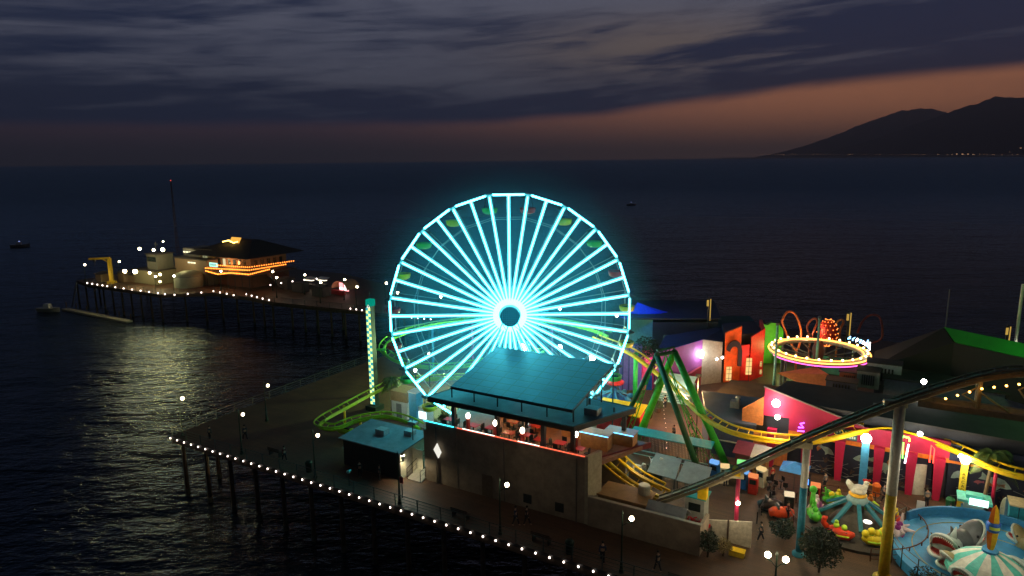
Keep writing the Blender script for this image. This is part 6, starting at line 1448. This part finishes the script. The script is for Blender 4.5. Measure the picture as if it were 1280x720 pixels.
    railing('green tube railing beside the low yellow track',[(48.8,9.1),(52.6,9.1)],1.0,1.1,mat('rail_green',(.08,.3,.12),.5),'barrier_railing')
    # string of tiny bulbs on the boards
    string('string of tiny warm bulbs hanging across the boards behind the green legs',ps([(829,493),(830,515),(834,545),(833,560)],2.2),1.3,.1,.03)
    lamp('boards_light','POINT',W(50.2,28.5,5.2),4200,(1,.52,.18),None,.4); lamp('plaza_fill','POINT',W(61.5,17.5,6.),800,(1,.72,.38),None,.4); lamp('promenade_fill','POINT',W(62.5,4.5,5.),260,(1,.8,.5),None,.3)  # plaza and promenade points are added fills without fittings
    rt=pth('boards_flood_post','tall post carrying twin warm floods over the brick coloured boards','flood post',51,29); m=MB(); m.tube([(0,0,0),(0,0,6.6)],.07,6); m.build('post',FIX,rt); m=MB(); m.box((0,-.1,6.7),(.6,.3,.25)); m.build('flood_head',FIX,rt)
    # work lights under the wheel, seen through its lower spokes
    for i,(px,py,Y,r_,lb) in enumerate(((655,434,76,.75,'largest white work light just below the wheel hub'),(700,434,77,.42,'white work light seen low between the right spokes'),(741,446,76.5,.62,'bright white work light near the lower right rim'),(737,452,78,.3,'small work light beside the bright lower right one'),(519,463,77,.3,'work light near the lower left rim'),(536,442,79,.18,'small lamp above the lower left work light'))):
        p=D(px,py,Y); rt=thing('work_light',lb,'flood lamp',(p.x,p.y,0),0,'white work lights behind the wheel'); m=MB(); m.tube([(0,0,0),(0,0,p.z-r_*.6)],.06,6); m.build('post',FIX,rt); m=MB(); m.ball((0,0,p.z),r_*.62,12,8); m.build('lens',em('work_light_lens',(1,.98,.92),40),rt,smooth=True)
    lamp('work_glow','POINT',D(655,436,74.5),900,(.8,1,1),None,.5); lamp('work_glow','POINT',D(741,446,75),800,(.9,1,1),None,.4); lamp('track_fill','POINT',D(560,440,86),6000,(.6,1,.4),None,.4)
    lamp('track_fill','POINT',D(700,412,84),3500,(.5,1,.4),None,.4)  # both greenish track points are added to brighten the high track
plaza()

# ================================================================ PIER HEAD FAR LEFT
def pierhead():
    CR=mat('far_cream',(.5,.42,.22),.7); BE=mat('far_beige',(.2,.14,.09),.75); DK=mat('far_dark',(.07,.06,.06),.8); RF=mat('far_roof',(.045,.04,.045),.85)
    OB_=em('orange_bulb',(1,.24,.03),5)
    # restaurant
    c=P(258,353); rt=thing('pier_restaurant','two storey restaurant on the far pier head wrapped in orange light strings','restaurant',c,TH)
    Lx,Ly=17.5,11.5
    m=MB(); m.box2((0,0,0),(Lx,Ly,3.6)); m.build('ground_floor',mat('far_maroon',(.2,.07,.04),.75),rt); m=MB(); m.box2((.3,.3,3.603),(Lx-.3,Ly-.3,7.4)); m.build('upper_floor',BE,rt)
    m=MB(); m.box2((-2.2,-.6,0),(4.2,5,8.4)); g=m.build('gable_wing',CR,rt,label='cream wing with a lit upper window'); m=MB(); m.prism([(-2.5,-.9),(4.5,-.9),(4.5,5.3),(-2.5,5.3)],8.403,8.75); m.build('wing_roof',RF,g)
    m=MB(); m.box((1.3,-.63,6.3),(1.7,.08,1.9)); w=m.build('window',em('far_window',(.75,.75,.4),.32),g); m=MB(); m.box((1.3,-.7,6.3),(.12,.06,1.9)); m.build('mullion',DK,w)
    m=MB(); x0,y0,x1,y1=-3.0,-3.2,Lx+3.0,Ly+3.; m.add([(x0,y0,7.6),(x1,y0,7.6),(x1,y1,7.6),(x0,y1,7.6),(5,5,10.9),(Lx-5,5,10.9),(Lx-5,7,10.9),(5,7,10.9)],[(0,1,5,4),(1,2,6,5),(2,3,7,6),(3,0,4,7),(4,5,6,7),(3,2,1,0)]); m.build('hip_roof',RF,rt)
    src=None
    for k,(x,y,s) in enumerate([(5.5+1.9*i,.26,0) for i in range(6)]+[(Lx-.26,1.8+1.9*i,1) for i in range(5)]):
        m=MB(); m.box((0,0,5.7),(.9,.08,1.7)); lit=k in(1,)
        if lit: o=m.build('window',em('far_window_lit',(.9,.8,.45),.9),rt)
        elif src is None: src=m.build('window',mat('dark_glass',(.02,.03,.03),.1),rt); o=src
        else: o=dup(src,parent=rt)
        o.location=(x,y,0); o.rotation_euler=(0,0,PI/2 if s else 0)
    # terrace with rail
    m=MB(); m.prism([(4.5,-3),(Lx+3,-3),(Lx+3,Ly),(Lx+.003,Ly),(Lx+.003,-.003),(4.5,-.003)],3.3,3.6); m.build('terrace',DK,rt)
    m=MB(); 
    for z in (4.1,4.6): m.tube([(4.5,-2.95,z),(Lx+2.95,-2.95,z),(Lx+2.95,Ly,z)],.05,4)
    for k in range(7): m.tube([(4.6+k*2.6,-2.9,0),(4.6+k*2.6,-2.9,4.6)],.09,5)
    m.build('terrace_rail',DK,rt)
    m=MB(); m.slab([(Lx+3.1,2,3.5),(Lx+3.1,3.6,3.5),(Lx+8.6,3.6,0.1),(Lx+8.6,2,.1)],.25); m.build('stair',DK,rt)
    m=MB(); m.box((7.7,-3.05,5.5),(3.,.12,1.0)); s=m.build('name_sign',em('far_sign_mint',(.45,1,.8),1.5),rt)
    m=MB(); [m.box((6.6+.28*k,-3.13,5.5),(.1,.04,.5)) for k in range(9)]; m.build('sign_letters',mat('sign_letter_dark',(.02,.1,.08),.6),s)
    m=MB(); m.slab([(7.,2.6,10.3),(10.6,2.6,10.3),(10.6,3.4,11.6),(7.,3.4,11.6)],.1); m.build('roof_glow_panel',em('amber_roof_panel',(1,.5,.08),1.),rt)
    def wl(a): return c+Vector((a[0]*CT-a[1]*ST,a[0]*ST+a[1]*CT,a[2]))
    # (local to world uses the pier frame)
    string('lower orange light string along the restaurant terrace',[wl(p) for p in ((4.6,-3.1,3.9),(9,-3.1,3.4),(14,-3.1,4.1),(Lx+3.1,-3.1,4.2),(Lx+3.1,3,4.6))],.55,.12,.15,OB_)
    string('middle orange light string along the restaurant terrace',[wl(p) for p in ((4.6,-3.1,4.6),(Lx+3.1,-3.1,5.2),(Lx+3.1,8,5.1))],.6,.1,.14,OB_)
    string('upper orange light string under the restaurant eaves corner',[wl(p) for p in ((9,-3.1,5.6),(Lx+3.1,-3.1,5.9),(Lx+3.1,11,5.6))],.7,.1,.13,OB_)
    string('small amber light string on the restaurant roof',[wl(p) for p in ((5.,2.2,10.6),(7,2.4,11.),(9,2.2,10.5),(10.6,2.4,10.9))],.45,.08,.14,em('amber_string',(1,.62,.12),10))
    lamp('terrace_glow','POINT',wl((10,-1.8,5.4)),900,(1,.35,.08),None,.5); lamp('terrace_glow2','POINT',wl((-1,-6,5.5)),350,(1,.8,.35),None,.5)
    # red sign left of the wing
    p=D(255.5,327.5,170); rt=thing('red_sign','small glowing pink red sign left of the restaurant','sign',(p.x,p.y,0),0); m=MB(); m.tube([(0,0,0),(0,0,p.z)],.08); m.build('post',FIX,rt); m=MB(); m.box((0,-.1,p.z),(1.1,.15,1.1)); m.build('sign_face',em('pink_sign',(1,.15,.3),3),rt)
    # long beige range between office and restaurant
    c=P(212,353.5); rt=thing('beige_range','long flat beige building between the harbor office and the restaurant','building',c+Vector((0,0,0)),TH)
    m=MB(); m.box2((0,2,0),(13,12,6.2)); m.build('wall',BE,rt); m=MB(); m.box2((-.3,1.7,6.203),(13.3,12.3,6.5)); m.build('roof',RF,rt); m=MB(); m.box2((1,4,6.503),(7,10,8.6)); m.build('upper_storey',mat('far_grey',(.25,.25,.24),.7),rt)
    src=None
    for k in range(7):
        m=MB(); m.box((0,0,0),(.8,.08,.35)); o=m.build('window',em('far_strip_window',(1,.95,.6),1.6),rt) if src is None else dup(src,parent=rt); src=src or o; o.location=(1.5+1.1*k,1.94 if k>3 else 3.94,5.4 if k>3 else 7.6)
    # pale round tank in front
    c=P(237,357.5); rt=thing('round_tank','pale round tank with a shallow domed top on the far pier','tank',c,0); m=MB(); m.lathe((0,0,0),[(3.4,0),(3.4,2.7),(3.0,3.2),(1.8,3.7),(0,3.9)],28); m.build('shell',mat('tank_pale',(.22,.25,.18),.6),rt,smooth=True); m=MB(); m.lathe((0,0,2.7),[(3.45,-.08),(3.45,.08)],28); m.build('rim_band',STEEL,rt)
    # harbour office
    c=P(168,353); rt=thing('harbor_office','blocky harbor office with a lookout tower and bright wall lamps','office building',c,TH)
    m=MB(); m.box2((0,0,0),(9,8,3.4)); m.build('lower_wall',mat('far_pale_wall',(.22,.2,.12),.7),rt); m=MB(); m.box2((-.3,-.3,3.4),(9.3,8.3,3.6)); m.build('roof',RF,rt); m=MB(); m.box2((4,1.5,3.61),(8.2,6,7.4)); t=m.build('lookout_tower',mat('far_grey2',(.12,.12,.1),.7),rt); m=MB(); m.box2((3.7,1.2,7.4),(8.5,6.3,7.6)); m.build('tower_roof',RF,t); m=MB(); m.box2((4.3,1.42,5.6),(7.9,1.49,6.8)); m.build('tower_window',mat('dark_glass',(.02,.03,.03),.1),t)
    m=MB(); m.tube([(6,3,7.6),(6,3,10.3)],.05); m.ball((6,3,10.4),.14); m.build('aerial',STEEL,t)
    WLm=em('far_wall_lamp',(1,.82,.4),55)
    for k,(px,py,Y,r_) in enumerate(((156,339,166,.42),(169,339.5,165,.5),(187,341,164,.28),(174.5,311,168,.32),(192,312.5,168,.3),(203.5,312,168,.42),(204,302,170,.16),(200,343,165,.25),(200,352,164,.2))):
        p=D(px,py,Y); inv=(Matrix.Translation(rt.location)@Matrix.Rotation(TH,4,'Z')).inverted(); q_=inv@p; m=MB(); m.ball(q_,r_,8,6); m.build('wall_lamp',WLm,rt,smooth=True)
    for px,py,Y,pw in ((160,341,162,4200),(178,343,160,3200),(205,349,158,900)): lamp('office_light','POINT',D(px,py,Y),pw*.08,(1,.9,.5),None,.5)
    for px,py,Y,pw in ((163,338,160,4000),(198,342,157,7500),(222,344,157,2000)):
        p=D(px,py,Y); lamp('glitter_spot','SPOT',p,pw,(1,.72,.26),None,.55,(.12,-1,-.75),84,.6)  # unseen spots added and aimed at the sea to make its glitter
    # crane
    c=P(140,354); rt=thing('boat_crane','yellow jib crane reaching left at the tip of the pier head','crane',c,0); YM=mat('crane_yellow',(.6,.42,.03),.5); m=MB(); m.box((0,0,3.2),(.75,.75,6.4)); m.box((0,0,.3),(1.6,1.6,.6)); m.build('mast',YM,rt); m=MB(); m.bar((.2,0,6.5),(-5.2,0,6.3),.4,.5); m.bar((0,0,5.2),(-1.8,0,6.3),.2); m.build('jib',YM,rt); m=MB(); m.box((-3.8,0,5.9),(.6,.5,.5)); m.tube([(-3.8,0,5.7),(-3.8,0,4.6)],.04); m.build('hoist',FIX,rt)
    lamp('crane_light','POINT',c+Vector((-1.2,-3,2.5)),160,(1,.75,.2),None,.3)
    # lattice mast
    c=P(226,350); t=D(227,226,c.y); rt=thing('radio_mast','tall thin dark lattice radio mast behind the harbor office','radio mast',(c.x,c.y,0),0); m=MB(); H_=t.z
    for a in (0,2.1,4.2): m.tube([(.6*math.cos(a),.6*math.sin(a),0),(.1*math.cos(a),.1*math.sin(a),H_)],.045,4)
    for k in range(22):
        z0,z1=H_*k/22,H_*(k+1)/22; r0,r1=.6-.5*k/22,.6-.5*(k+1)/22
        for i,a in enumerate((0,2.1,4.2)): b_=(2.1,4.2,0)[i]; m.tube([(r0*math.cos(a),r0*math.sin(a),z0),(r1*math.cos(b_),r1*math.sin(b_),z1)],.035,3)
    m.build('lattice',mat('mast_dull_red',(.03,.012,.012),.6),rt); m=MB(); m.ball((0,0,H_+.1),.15); m.build('beacon',em('dull_red_beacon',(1,.1,.08),.8),rt)
    for px,h_,lb in ((149,2.4,'low shed beside the crane'),(162,1.8,'bait stand right of the low shed'),(121,2.0,'small dim hut at the pier tip')):
        c=P(px,353); rt=thing('pier_hut',lb+' on the far pier','hut',c,TH,'small huts on the pier head'); m=MB(); m.box((0,1.5,h_/2),(2.6,2,h_)); m.build('wall',BE,rt); m=MB(); m.slab([(-1.6,.2,h_),(1.6,.2,h_),(1.6,2.9,h_+.5),(-1.6,2.9,h_+.5)],.1); m.build('roof',RF,rt)
    # floating dock and boats
    a,b=W(-117.5,47.5,-6.7),W(-88,47,-6.7); rt=thing('floating_dock','long pale floating dock moored below the pier head','floating dock',(a.x,a.y,ZW),0); d=(b-a); m=MB(); m.bar((0,0,.3),(d.x,d.y,.3),1.6,.45); m.build('deck',mat('dock_pale',(.5,.48,.36),.7),rt); m=MB(); [m.tube([(d.x*k/6,d.y*k/6+.9,-1),(d.x*k/6,d.y*k/6+.9,2.)],.14,6) for k in range(7)]; m.build('guide_pile',WOOD,rt)
    m=MB(); m.bar((2,0,.6),(3,1.5,7),.8,.1); m.build('gangway',STEEL,rt)
    def boat(loc,rot,label,s=1.):
        rt=thing('motor_boat',label,'boat',loc,rot,None); m=MB(); L=[(-2.8,.9,.95),(-1,1.05,.9),(1.2,.95,.95),(2.6,.4,1.1),(3.1,.02,1.2)]; vs=[]
        for x,w_,h_ in L: vs+=[(x*s,-w_*s,h_*s),(x*s,-w_*.6*s,.05),(x*s,w_*.6*s,.05),(x*s,w_*s,h_*s)]
        m.add(vs,[(i*4+j,(i+1)*4+j,(i+1)*4+j+1,i*4+j+1) for i in range(4) for j in range(3)]+[(0,1,2,3)]+[(i*4,(i+1)*4,(i+1)*4+3,i*4+3) for i in range(4)]); m.build('hull',mat('boat_dull',(.3,.3,.28),.5),rt); m=MB(); m.box((-.2*s,0,1.4*s),(1.6*s,1.1*s,1.0*s),taper=.8); m.build('cabin',WHITE,rt)
        return rt
    p=W(-119,44.5,ZW); boat(p,-.2,'small dim motor boat moored left of the floating dock',1.1)
    for px,py,lb in ((25,309,'tiny boat with a bluish light far out at the left edge'),(789,257,'tiny dark boat far out on the open sea right of the wheel')):
        p=P(px,py,ZW); o=boat(p,.3,lb,1.3); m=MB(); m.ball((0,0,2.6),.35,6,4); m.build('masthead_light',em('boat_light',(.35,.45,1),.7 if px<100 else .03),o)
    # booth and tent near the walkway
    c=P(424,368); rt=thing('red_lit_tent','arched stall glowing red and white on the far walkway','stall',c,TH-.1); m=MB(); m.lathe((0,0,0),[(0,0)],3) if False else None
    vs=[];n=10
    for y in (0,4):
        for k in range(n+1): t=PI*k/n; vs.append((2.6*math.cos(t),y,1.2+1.9*math.sin(t)))
    m.add(vs,[(k,k+1,n+2+k,n+1+k) for k in range(n)]); m.build('arched_roof',mat('tent_tan',(.5,.3,.15),.6),rt); m=MB(); m.box((0,1.5,1.5),(3.2,.1,1.8)); m.build('lit_back',em('tent_pink_white',(1,.35,.35),2.),rt); m=MB(); m.box((0,1.3,1.1),(2.4,.1,.5)); m.box((.9,1.3,2.),(.9,.1,.6)); m.build('lit_panel',em('tent_white',(1,.9,.9),3.),rt); m=MB(); m.box((0,-.2,.5),(4,.8,1.)); m.build('counter',mat('tent_red',(.4,.02,.03),.6),rt)
    for px,py,lb,cc in ((388,357,'low stall with a lit white awning left of the red tent',(1,.85,.6)),(404,357,'second small lit stall just left of the red tent',(1,.9,.8))):
        c=P(px,py+4); rt=thing('market_stall',lb,'stall',c,TH,'lit stalls on the far walkway'); m=MB(); m.box((0,0,.6),(2.6,1,1.2)); m.build('counter',DK,rt); m=MB(); m.slab([(-1.6,-.7,2.3),(1.6,-.7,2.3),(1.5,.9,2.7),(-1.5,.9,2.7)],.08); m.build('awning',WHITE,rt); m=MB(); m.box((0,-.1,2.1),(2.4,.8,.1)); m.build('light_bar',em('stall_bar',(1,.85,.6),2.5),rt); m=MB(); [m.tube([(x,y,0),(x,y,2.4)],.04,4) for x in (-1.4,1.4) for y in (-.6,.7)]; m.build('stall_frame',FIX,rt)
    rnd=random.Random(12); 
    for i,(px,py,h_,lb) in enumerate(((352,362,2.6,'dark low kiosk on the walkway right of the restaurant'),(370,366,2.2,'dark storage box on the walkway before the stalls'),(395,371,2.0,'dark low kiosk below the lit stalls'))):
        c=P(px,py); rt=thing('walkway_kiosk',lb,'kiosk',c,TH); m=MB(); m.box((0,1.5,h_/2),(3.4,2.2,h_)); m.build('wall',DK,rt); m=MB(); m.box((0,1.5,h_+.08),(3.8,2.6,.15)); m.build('roof',RF,rt)
pierhead()
def details():
    b=[o for o in COL.objects if o.name=='bar_building'][0]
    m=MB(); [MB().tube([(x,-.08,0),(x,-.08,5.7)],.055,6).build('downpipe',mat('pipe_brown',(.12,.10,.08),.6),b) for x in (1.2,8.6,15.6)]
    m=MB(); m.box2((6.2,-.05,.05),(7.3,-.002,2.15)); d=m.build('service_door',mat('door_brown',(.16,.12,.08),.6),b); m=MB(); m.ball((7.1,-.09,1.05),.05); m.build('handle',STEEL,d)
    for x in (10.5,13.6): m=MB(); m.box2((x,-.06,.5),(x+.8,-.002,1.3)); [m.box2((x+.05,-.09,.56+.12*k),(x+.75,-.061,.62+.12*k)) for k in range(6)]; m.build('vent_grille',FIX,b)
    m=MB(); m.box((9.,3.6,8.62),(1.2,1.0,.6)) if False else m.box((15.4,3.6,8.6),(1.2,1.0,.6)); m.build('roof_unit',mat('roof_unit_grey',(.35,.38,.38),.5,.3),b)
    m=MB(); m.tube([(14.2,5.6,8.29),(14.2,5.6,8.9)],.12,8); m.tube([(16.8,5.,8.29),(16.8,5.,8.7)],.09,8); m.build('vent_pipe',STEEL,b)
    rt=pth('under_deck_light','bare work light hanging among the piles under the near left deck','work light',6.5,2.6,-1.6)
    m=MB(); m.ball((0,0,0),.22,8,6); m.build('lens',em('under_deck_lens',(1,.75,.35),60),rt,smooth=True); m=MB(); m.tube([(0,0,.2),(0,0,1.2)],.03,5); m.build('drop_rod',FIX,rt)
    # benches along the promenade
    src=None
    for u,wh in ((14.5,'left of the shed'),(38.5,'below the wall between two lamps'),(46.3,'just left of the near trash can'),(57.5,'beyond the right pair of walkers')):
        lb='slatted bench facing the sea '+wh
        if src is None:
            src=pth('park_bench',lb,'bench',u,2.2 if u<30 else 1.2,0,PI,'benches on the promenade')
            m=MB(); [m.box((0,-.2+.11*k,.45),(1.7,.08,.04)) for k in range(4)]; m.build('seat',WOOD,src); m=MB(); [m.box((0,.28,.6+.13*k),(1.7,.04,.09)) for k in range(3)]; m.build('backrest',WOOD,src); m=MB(); m.box((0,0,.22),(.06,.5,.44)); l1=m.build('leg',FIX,src); l1.location=(-.7,0,0); l2=dup(l1,parent=src); l2.location=(.7,0,0)
        else: dup(src,W(u,1.2),label=lb)
details()

def clutter():
    cols=[mat('clutter_blue',(.03,.15,.4),.5),mat('clutter_red',(.5,.03,.02),.5),mat('clutter_green',(.03,.3,.08),.5),BLACK,CREAM]
    items=[(930,610,0,'blue game machine in the row left of the crimson column'),(941,616,1,'red game machine in the row left of the crimson column'),(952,607,4,'cream game machine behind the row of red and blue ones'),(926,598,2,'green game machine nearest the maroon booth'),
           (985,640,3,'black game machine at the rim of the ride fence'),(1018,628,1,'red game machine just behind the ride fence'),(905,603,4,'cream machine beside the green leg foot'),(893,598,0,'blue machine beside the green leg foot')]
    for px,py,c,lb in items:
        b=P(px,py); rt=thing('game_machine',lb,'game machine',(b.x,b.y,0),TH+random.uniform(-.4,.4),'game machines on the plaza')
        m=MB(); m.box((0,0,.8),(.75,.75,1.6)); m.build('cabinet',cols[c],rt); m=MB(); m.box((0,-.2,1.75),(.8,.45,.3)); m.build('header',em('machine_header_%d'%c,[(.2,.5,1),(1,.3,.1),(.3,1,.3),(1,.8,.5),(1,.7,.3)][c],.9),rt); m=MB(); m.box((0,-.39,1.2),(.55,.03,.45)); m.build('screen',mat('dark_glass',(.02,.03,.03),.1),rt)
    for px,py,lb in ((1088,640,'small white sandwich board behind the hen ride'),(1150,640,'white sandwich board before the open cream door')):
        b=P(px,py); rt=thing('sandwich_board',lb,'sign',(b.x,b.y,0),TH); m=MB(); m.slab([(-.3,-.25,0),(.3,-.25,0),(.3,-.03,1),(-.3,-.03,1)],.03); m.build('front_board',WHITE,rt); m=MB(); m.slab([(.3,.25,0),(-.3,.25,0),(-.3,.03,1),(.3,.03,1)],.03); m.build('rear_board',WHITE,rt)
    for a in (('person in red by the game machines',60.4,20.6,1.),('person in blue by the maroon booth',57.2,21.2,-1.),('person strolling past the orange trash can',69.6,21.6,2.),('person standing before the cream door',72.8,22.4,.4),('person beside the mint roofed kiosk',74.4,20.6,-.8),('pair mate walking behind the hen ride fence',64.8,21.6,1.2),('person leaning by the sea mural far right',78.9,23.2,.2),('person at the dark stools',63.0,20.9,2.2),('person crossing the boards near the lime leg',49.3,26.2,-.6),('person near the teal shelter queue rail',52.0,18.4,.3)):
        person(a[0],a[1],a[2],a[3],0,random.choice(['walk','stand']),h=random.uniform(1.6,1.8),jk=(.35,.03,.03) if 'red' in a[0] else (.03,.08,.3) if 'blue' in a[0] else (.15,.15,.16))
    # ceiling wires and roof ducts on the long roofs
    for u,v,z,w_,d_,lb in ((62,33.5,4.05,1.6,1.0,'square duct box on the brown felt roof'),(69,28,5.95,2.2,1.2,'long duct box in the middle of the arcade roof'),(75,31,5.95,1.2,1.2,'square duct box on the arcade roof near the skylights'),(83,29,5.95,2.0,1.4,'duct box on the arcade roof at the right edge'),(55.5,26.5,4.65,.9,.8,'little duct box on the slate blue kiosk roof')):
        rt=pth('roof_duct',lb,'roof duct',u,v,z); m=MB(); m.box((0,0,.35),(w_,d_,.7)); m.build('casing',mat('duct_zinc',(.3,.31,.3),.5,.4),rt); m=MB(); m.tube([(w_*.3,0,.7),(w_*.3,0,1.05)],.16,8); m.lathe((w_*.3,0,1.05),[(.28,0),(.2,.15),(0,.18)],10); m.build('cowl',mat('duct_zinc',(.3,.31,.3),.5,.4),rt)
clutter()

rc=[o for o in COL.objects if o.name=='roller_coaster'][0]
m=MB(); q_=W(59.75,8.6,3.4); m.ball(q_,.16,10,8); m.build('column_lamp',em('column_lamp_glow',(1,.85,.6),30),rc,smooth=True,world=True)
lamp('low_track_fill','POINT',W(50.4,12.4,4.4),230,(1,.8,.45),None,.25)  # added fill to brighten the low yellow track, no lamp there
lamp('column_light','POINT',W(59.2,7.4,3.3),90,(1,.85,.6),None,.2)
# ================================================================ CAMERA AND RENDER
cd=bpy.data.cameras.new('camera'); cam=bpy.data.objects.new('camera',cd); COL.objects.link(cam); sc.camera=cam
cd.sensor_width=36; cd.lens=FL/1280*36; cd.clip_start=.5; cd.clip_end=60000
fwd=ray(640,360); 
c,s=math.cos(ROLL),math.sin(ROLL)
right0=Vector((1,0,0)); up0=Vector((0,math.sin(PITCH),math.cos(PITCH)))
f0=Vector((0,math.cos(PITCH),-math.sin(PITCH)))
right=(ray(1640,360)-f0).normalized(); up=right.cross(f0).normalized()
mw=Matrix((( right.x,up.x,-f0.x,0),(right.y,up.y,-f0.y,0),(right.z,up.z,-f0.z,CAMH),(0,0,0,1))); cam.matrix_world=mw
vs=sc.view_settings; vs.view_transform='Standard'; vs.look='None'; vs.gamma=1; vs.exposure=0; vs.use_curve_mapping=False
cy=sc.cycles; cy.use_denoising=True; cy.denoiser='OPENIMAGEDENOISE'; cy.sample_clamp_indirect=3; cy.sample_clamp_direct=0
cy.max_bounces=5; cy.diffuse_bounces=2; cy.glossy_bounces=3; cy.transmission_bounces=3; cy.transparent_max_bounces=6; cy.volume_bounces=0
cy.caustics_reflective=False; cy.caustics_refractive=False; cy.use_light_tree=True
